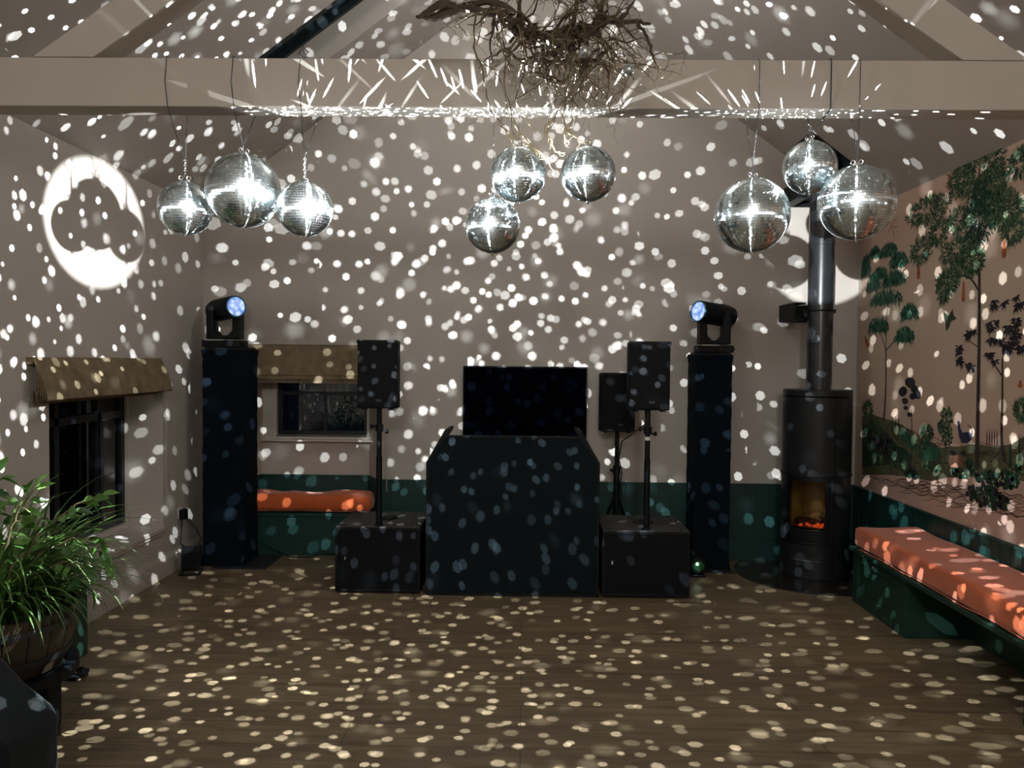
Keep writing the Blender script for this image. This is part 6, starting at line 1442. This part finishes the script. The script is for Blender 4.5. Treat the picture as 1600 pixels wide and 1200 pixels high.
MURAL_P = [('hillg', [(5.923, 1.121), (5.804, 1.143), (5.678, 1.138), (5.557, 1.128), (5.432, 1.12), (5.294, 1.104), (5.188, 1.08), (5.069, 1.049), (4.971, 1.018), (4.804, 1.004), (4.697, 1.027), (4.595, 1.035), (4.497, 1.06), (4.403, 1.069), (4.313, 1.068), (4.226, 1.071), (4.117, 1.099), (4.014, 1.149), (4.005, 0.924), (4.163, 0.914), (4.335, 0.902), (4.553, 0.863), (4.724, 0.838), (4.906, 0.788), (5.089, 0.777), (5.277, 0.766), (5.508, 0.741), (5.9, 0.685)]), ('hilld', [(5.919, 1.054), (5.757, 1.067), (5.572, 1.046), (5.454, 1.004), (5.34, 0.946), (5.373, 0.873), (5.512, 0.812), (5.903, 0.742)]), ('hilld', [(5.424, 0.963), (5.269, 0.954), (5.163, 0.915), (5.193, 0.845), (5.369, 0.804), (5.447, 0.864)]), ('hillb', [(5.059, 1.017), (4.957, 1.036), (4.864, 1.021), (4.803, 0.981), (4.815, 0.941), (4.95, 0.901), (5.063, 0.919)]), ('hillb', [(5.338, 1.084), (5.221, 1.06), (5.117, 1.012), (5.081, 0.95), (5.199, 0.961), (5.306, 1.001)]), ('house', [(4.708, 0.969), (4.612, 0.985), (4.609, 0.911), (4.705, 0.902)]), ('house2', [(4.612, 0.985), (4.559, 0.98), (4.556, 0.929), (4.609, 0.911)]), ('hilld', [(4.538, 0.953), (4.5, 0.98), (4.455, 0.971), (4.447, 0.929), (4.523, 0.919)]), ('peacock', [(4.628, 1.18), (4.608, 1.181), (4.593, 1.138), (4.572, 1.118), (4.526, 1.126), (4.494, 1.125), (4.474, 1.102), (4.491, 1.075), (4.543, 1.062), (4.583, 1.065), (4.604, 1.086), (4.619, 1.129)]), ('bird', [(4.813, 1.828), (4.754, 1.794), (4.707, 1.836), (4.698, 1.798), (4.663, 1.774), (4.724, 1.762), (4.744, 1.726), (4.778, 1.704), (4.788, 1.758), (4.804, 1.789)]), ('fruit', [(5.909, 1.719), (5.864, 1.689), (5.818, 1.641), (5.861, 1.628), (5.895, 1.666)])]
def mix_bg():
    m = mat('mural_ground_colour', (.30, .20, .145), .8, spec=.2)
    nt = m.node_tree; b = nt.nodes['Principled BSDF']
    tc = nt.nodes.new('ShaderNodeTexCoord'); s = nt.nodes.new('ShaderNodeSeparateXYZ')
    nt.links.new(tc.outputs['Object'], s.inputs[0])
    n = nt.nodes.new('ShaderNodeTexNoise'); n.inputs['Scale'].default_value = 2.2; n.inputs['Detail'].default_value = 6
    nt.links.new(tc.outputs['Object'], n.inputs['Vector'])
    a = nt.nodes.new('ShaderNodeMath'); a.operation = 'MULTIPLY_ADD'; a.inputs[1].default_value = .35
    nt.links.new(n.outputs[0], a.inputs[0]); nt.links.new(s.outputs[2], a.inputs[2])
    r = nt.nodes.new('ShaderNodeValToRGB')
    els = r.color_ramp.elements
    els[0].position = 0.0; els[0].color = (.54, .37, .30, 1)
    els[1].position = 1.0; els[1].color = (.60, .40, .31, 1)
    for p, c in ((.22, (.53, .37, .30, 1)), (.36, (.57, .43, .33, 1)), (.62, (.54, .42, .325, 1)), (.82, (.57, .39, .30, 1))):
        e = els.new(p); e.color = c
    mr = nt.nodes.new('ShaderNodeMapRange'); mr.inputs['From Min'].default_value = .6; mr.inputs['From Max'].default_value = 3.0
    nt.links.new(a.outputs[0], mr.inputs['Value']); nt.links.new(mr.outputs[0], r.inputs[0]); nt.links.new(r.outputs[0], b.inputs['Base Color'])
    return m
MUC = {'bg': None, 'fine1': (.045, .090, .045), 'fine2': (.15, .19, .10), 'dark': (.014, .050, .032), 'fan1': (.030, .120, .075), 'fan2': (.09, .17, .11), 'black1': (.020, .018, .026), 'black2': (.045, .038, .045),
       'trunk': (.045, .036, .034), 'green2': (.020, .045, .030), 'line': (.06, .035, .025), 'fruit': (.36, .10, .045), 'hillg': (.095, .100, .055), 'hilld': (.020, .045, .030), 'hillb': (.030, .095, .055),
       'house': (.38, .20, .13), 'house2': (.20, .10, .07), 'peacock': (.030, .040, .075), 'bird': (.04, .06, .035), 'pale': (.40, .36, .25)}
names = list(MUC)
mats = [mix_bg()] + [mat('mural_' + k, MUC[k], .8, spec=.2, var=.35, vscale=30) for k in names[1:]]
mu = MB()
MX = XR - .004
lay = [0]
def L(): lay[0] += 1; return MX - .00012 * (lay[0] % 12) - .0002
def poly(k, pts, x=None):
    mu.cur = names.index(k); x = L() if x is None else x
    mu.add([(x, y, z) for y, z in pts], [tuple(range(len(pts)))])
def ell(k, y, z, ry, rz, n=10, x=None, rot=0):
    c, s = math.cos(rot), math.sin(rot)
    poly(k, [(y + ry * math.cos(t) * c - rz * math.sin(t) * s, z + ry * math.cos(t) * s + rz * math.sin(t) * c) for t in [2 * PI * i / n for i in range(n)]], x)
def stroke(k, w, pts):
    mu.cur = names.index(k); x = L()
    # smooth the line
    P = [Vector((y, z)) for y, z in pts]; Q = []; Wd = []
    for i in range(len(P) - 1):
        p0, p1, p2, p3 = P[max(i - 1, 0)], P[i], P[i + 1], P[min(i + 2, len(P) - 1)]
        for s in range(4):
            t = s / 4
            Q.append(.5 * ((2 * p1) + (-p0 + p2) * t + (2 * p0 - 5 * p1 + 4 * p2 - p3) * t * t + (-p0 + 3 * p1 - 3 * p2 + p3) * t ** 3)); Wd.append(w[i] * (1 - t) + w[i + 1] * t)
    Q.append(P[-1]); Wd.append(w[-1])
    vs = []
    for i, q in enumerate(Q):
        d = (Q[min(i + 1, len(Q) - 1)] - Q[max(i - 1, 0)]); d = d.normalized() if d.length else Vector((1, 0))
        n_ = Vector((-d.y, d.x)) * Wd[i]
        vs += [(x, q.x - n_.x, q.y - n_.y), (x, q.x + n_.x, q.y + n_.y)]
    mu.add(vs, [(i * 2, i * 2 + 1, i * 2 + 3, i * 2 + 2) for i in range(len(Q) - 1)])
mu.cur = 0
mu.box((XR - .004, .4, ZD + .004), (XR - .0005, 5.99, ZE - .004))
rng = random.Random(77)
for k, pts in MURAL_P: poly(k, pts)
def win(a, c):   # little windows of the painted house
    ell('house2', a, c, .012, .009, 4)
hy, hz = MURAL_P[5][1][0]
for i in range(3):
    for j in range(2): win(hy - .035 - i * .045, hz - .03 - j * .04)
for k, w_, pts in MURAL_T:
    stroke(k, w_, pts)
for k, y, z, ry, rz in MURAL_F:
    poly(k, [(y + ry * (.45 + .55 * max(0, -math.sin(t)) ) * math.cos(t), z + rz * math.sin(t)) for t in [2 * PI * i / 16 for i in range(16)]])
def blade2(k, y, z, ang, Ln, wd):
    d = Vector((math.cos(ang), math.sin(ang))); n_ = Vector((-d.y, d.x))
    p = Vector((y, z)); m_ = p + d * Ln * .45; e = p + d * Ln
    poly(k, [tuple(p), tuple(m_ + n_ * wd), tuple(e), tuple(m_ - n_ * wd)])
for style, y, z, ry, rz in MURAL_G:
    A = ry * rz
    if style in ('fine', 'dark'):
        n = int(620 * max(.25, A / .02) ** .8)
        n = min(n, 1100)
        for i in range(n):
            a = rng.uniform(0, 2 * PI); r = math.sqrt(rng.random()) * rng.uniform(.8, 1.1)
            k = 'dark' if style == 'dark' or rng.random() < .25 else rng.choice(('fine1', 'fine1', 'fine2'))
            blade2(k, y + ry * 1.12 * r * math.cos(a), z + rz * 1.12 * r * math.sin(a), a + rng.uniform(-.9, .9), rng.uniform(.03, .055), rng.uniform(.004, .0068))
    elif style == 'fan':
        for i in range(330):
            a = rng.uniform(0, PI) if rng.random() < .75 else rng.uniform(-.3, PI + .3); r = rng.uniform(.1, 1.0)
            k = rng.choice(('fan1', 'fan1', 'fan2', 'dark'))
            blade2(k, y + ry * r * math.cos(a), z - rz * .5 + rz * 1.4 * r * math.sin(a), -PI / 2 + rng.uniform(-.5, .5) + .5 * math.cos(a), rng.uniform(.035, .06), .0065)
    elif style == 'black':
        for q in range(max(3, int(22 * A / .02))):
            cy, cz = y + ry * rng.uniform(-.75, .75), z + rz * rng.uniform(-.7, .7)
            for i in range(13):
                a = rng.uniform(-PI * 1.05, .15)
                blade2(rng.choice(('black1', 'black1', 'black2')), cy, cz, a, rng.uniform(.03, .06), .0062)
    elif style == 'blob':
        for q in range(3): ell(('black1', 'black2', 'black1')[q], y + rng.uniform(-.3, .3) * ry, z + rng.uniform(-.3, .3) * rz, ry * .75, rz * .75, 12)
    elif style == 'col':
        for i in range(70):
            a = rng.uniform(0, 2 * PI); r = math.sqrt(rng.random())
            ell(rng.choice(('green2', 'hillb', 'fine2')), y + ry * r * math.cos(a), z + rz * r * math.sin(a), .010, .010, 7)
    elif style == 'bush':
        for i in range(60):
            a = rng.uniform(0, 2 * PI); r = math.sqrt(rng.random())
            ell(rng.choice(('green2', 'black1', 'dark')), y + ry * r * math.cos(a), z + rz * r * math.sin(a), .020, .016, 8)
        for i in range(36):
            a = rng.uniform(0, 2 * PI); r = math.sqrt(rng.random()) * .9
            ell(rng.choice(('pale', 'fine2')), y + ry * r * math.cos(a), z + rz * r * math.sin(a), .012, .004, 6, None, rng.uniform(0, 3))
# beyond the picture edge the same landscape goes on, simpler
_e = sorted(MURAL_P[0][1])[:2]; _lo, _hi = min(p[1] for p in _e), max(p[1] for p in _e); _y = _e[0][0]
top_ = [(_y - i * .22, _hi + .05 * math.sin(i * .9)) for i in range(17)]
poly('hillg', [(_y, _lo)] + top_ + [(_y - 3.52, _lo)])
for i in range(9):
    cy = _y - .3 - i * .38
    for q in range(50):
        a = rng.uniform(0, 2 * PI); r = math.sqrt(rng.random())
        ell(rng.choice(('green2', 'hillb', 'fine2', 'dark')), cy + .12 * r * math.cos(a), _lo + .06 + .10 * r * math.sin(a), .016, .013, 7)
for cy in (3.0, 2.2, 1.4):
    stroke('trunk', [.02, .014, .008], [(cy, .95), (cy + .03, 1.6), (cy - .02, 2.3)])
    for i in range(5):
        yy, zz = cy + rng.uniform(-.35, .3), rng.uniform(1.5, 2.4)
        for q in range(120):
            a = rng.uniform(0, 2 * PI); r = math.sqrt(rng.random()) * .16
            blade2(rng.choice(('fine1', 'fine2', 'dark')), yy + r * math.cos(a), zz + r * .7 * math.sin(a), a, .045, .005)
mo = bpy.data.meshes.new('wall_mural')
mo.from_pydata(mu.v, [], mu.f)
for m_ in mats: mo.materials.append(m_)
mo.polygons.foreach_set('material_index', mu.mi)
mo.update()
mob = bpy.data.objects.new('wall_mural', mo); COL.objects.link(mob)
tag(mob, 'painted landscape mural of trees and hills on the right wall', 'mural')
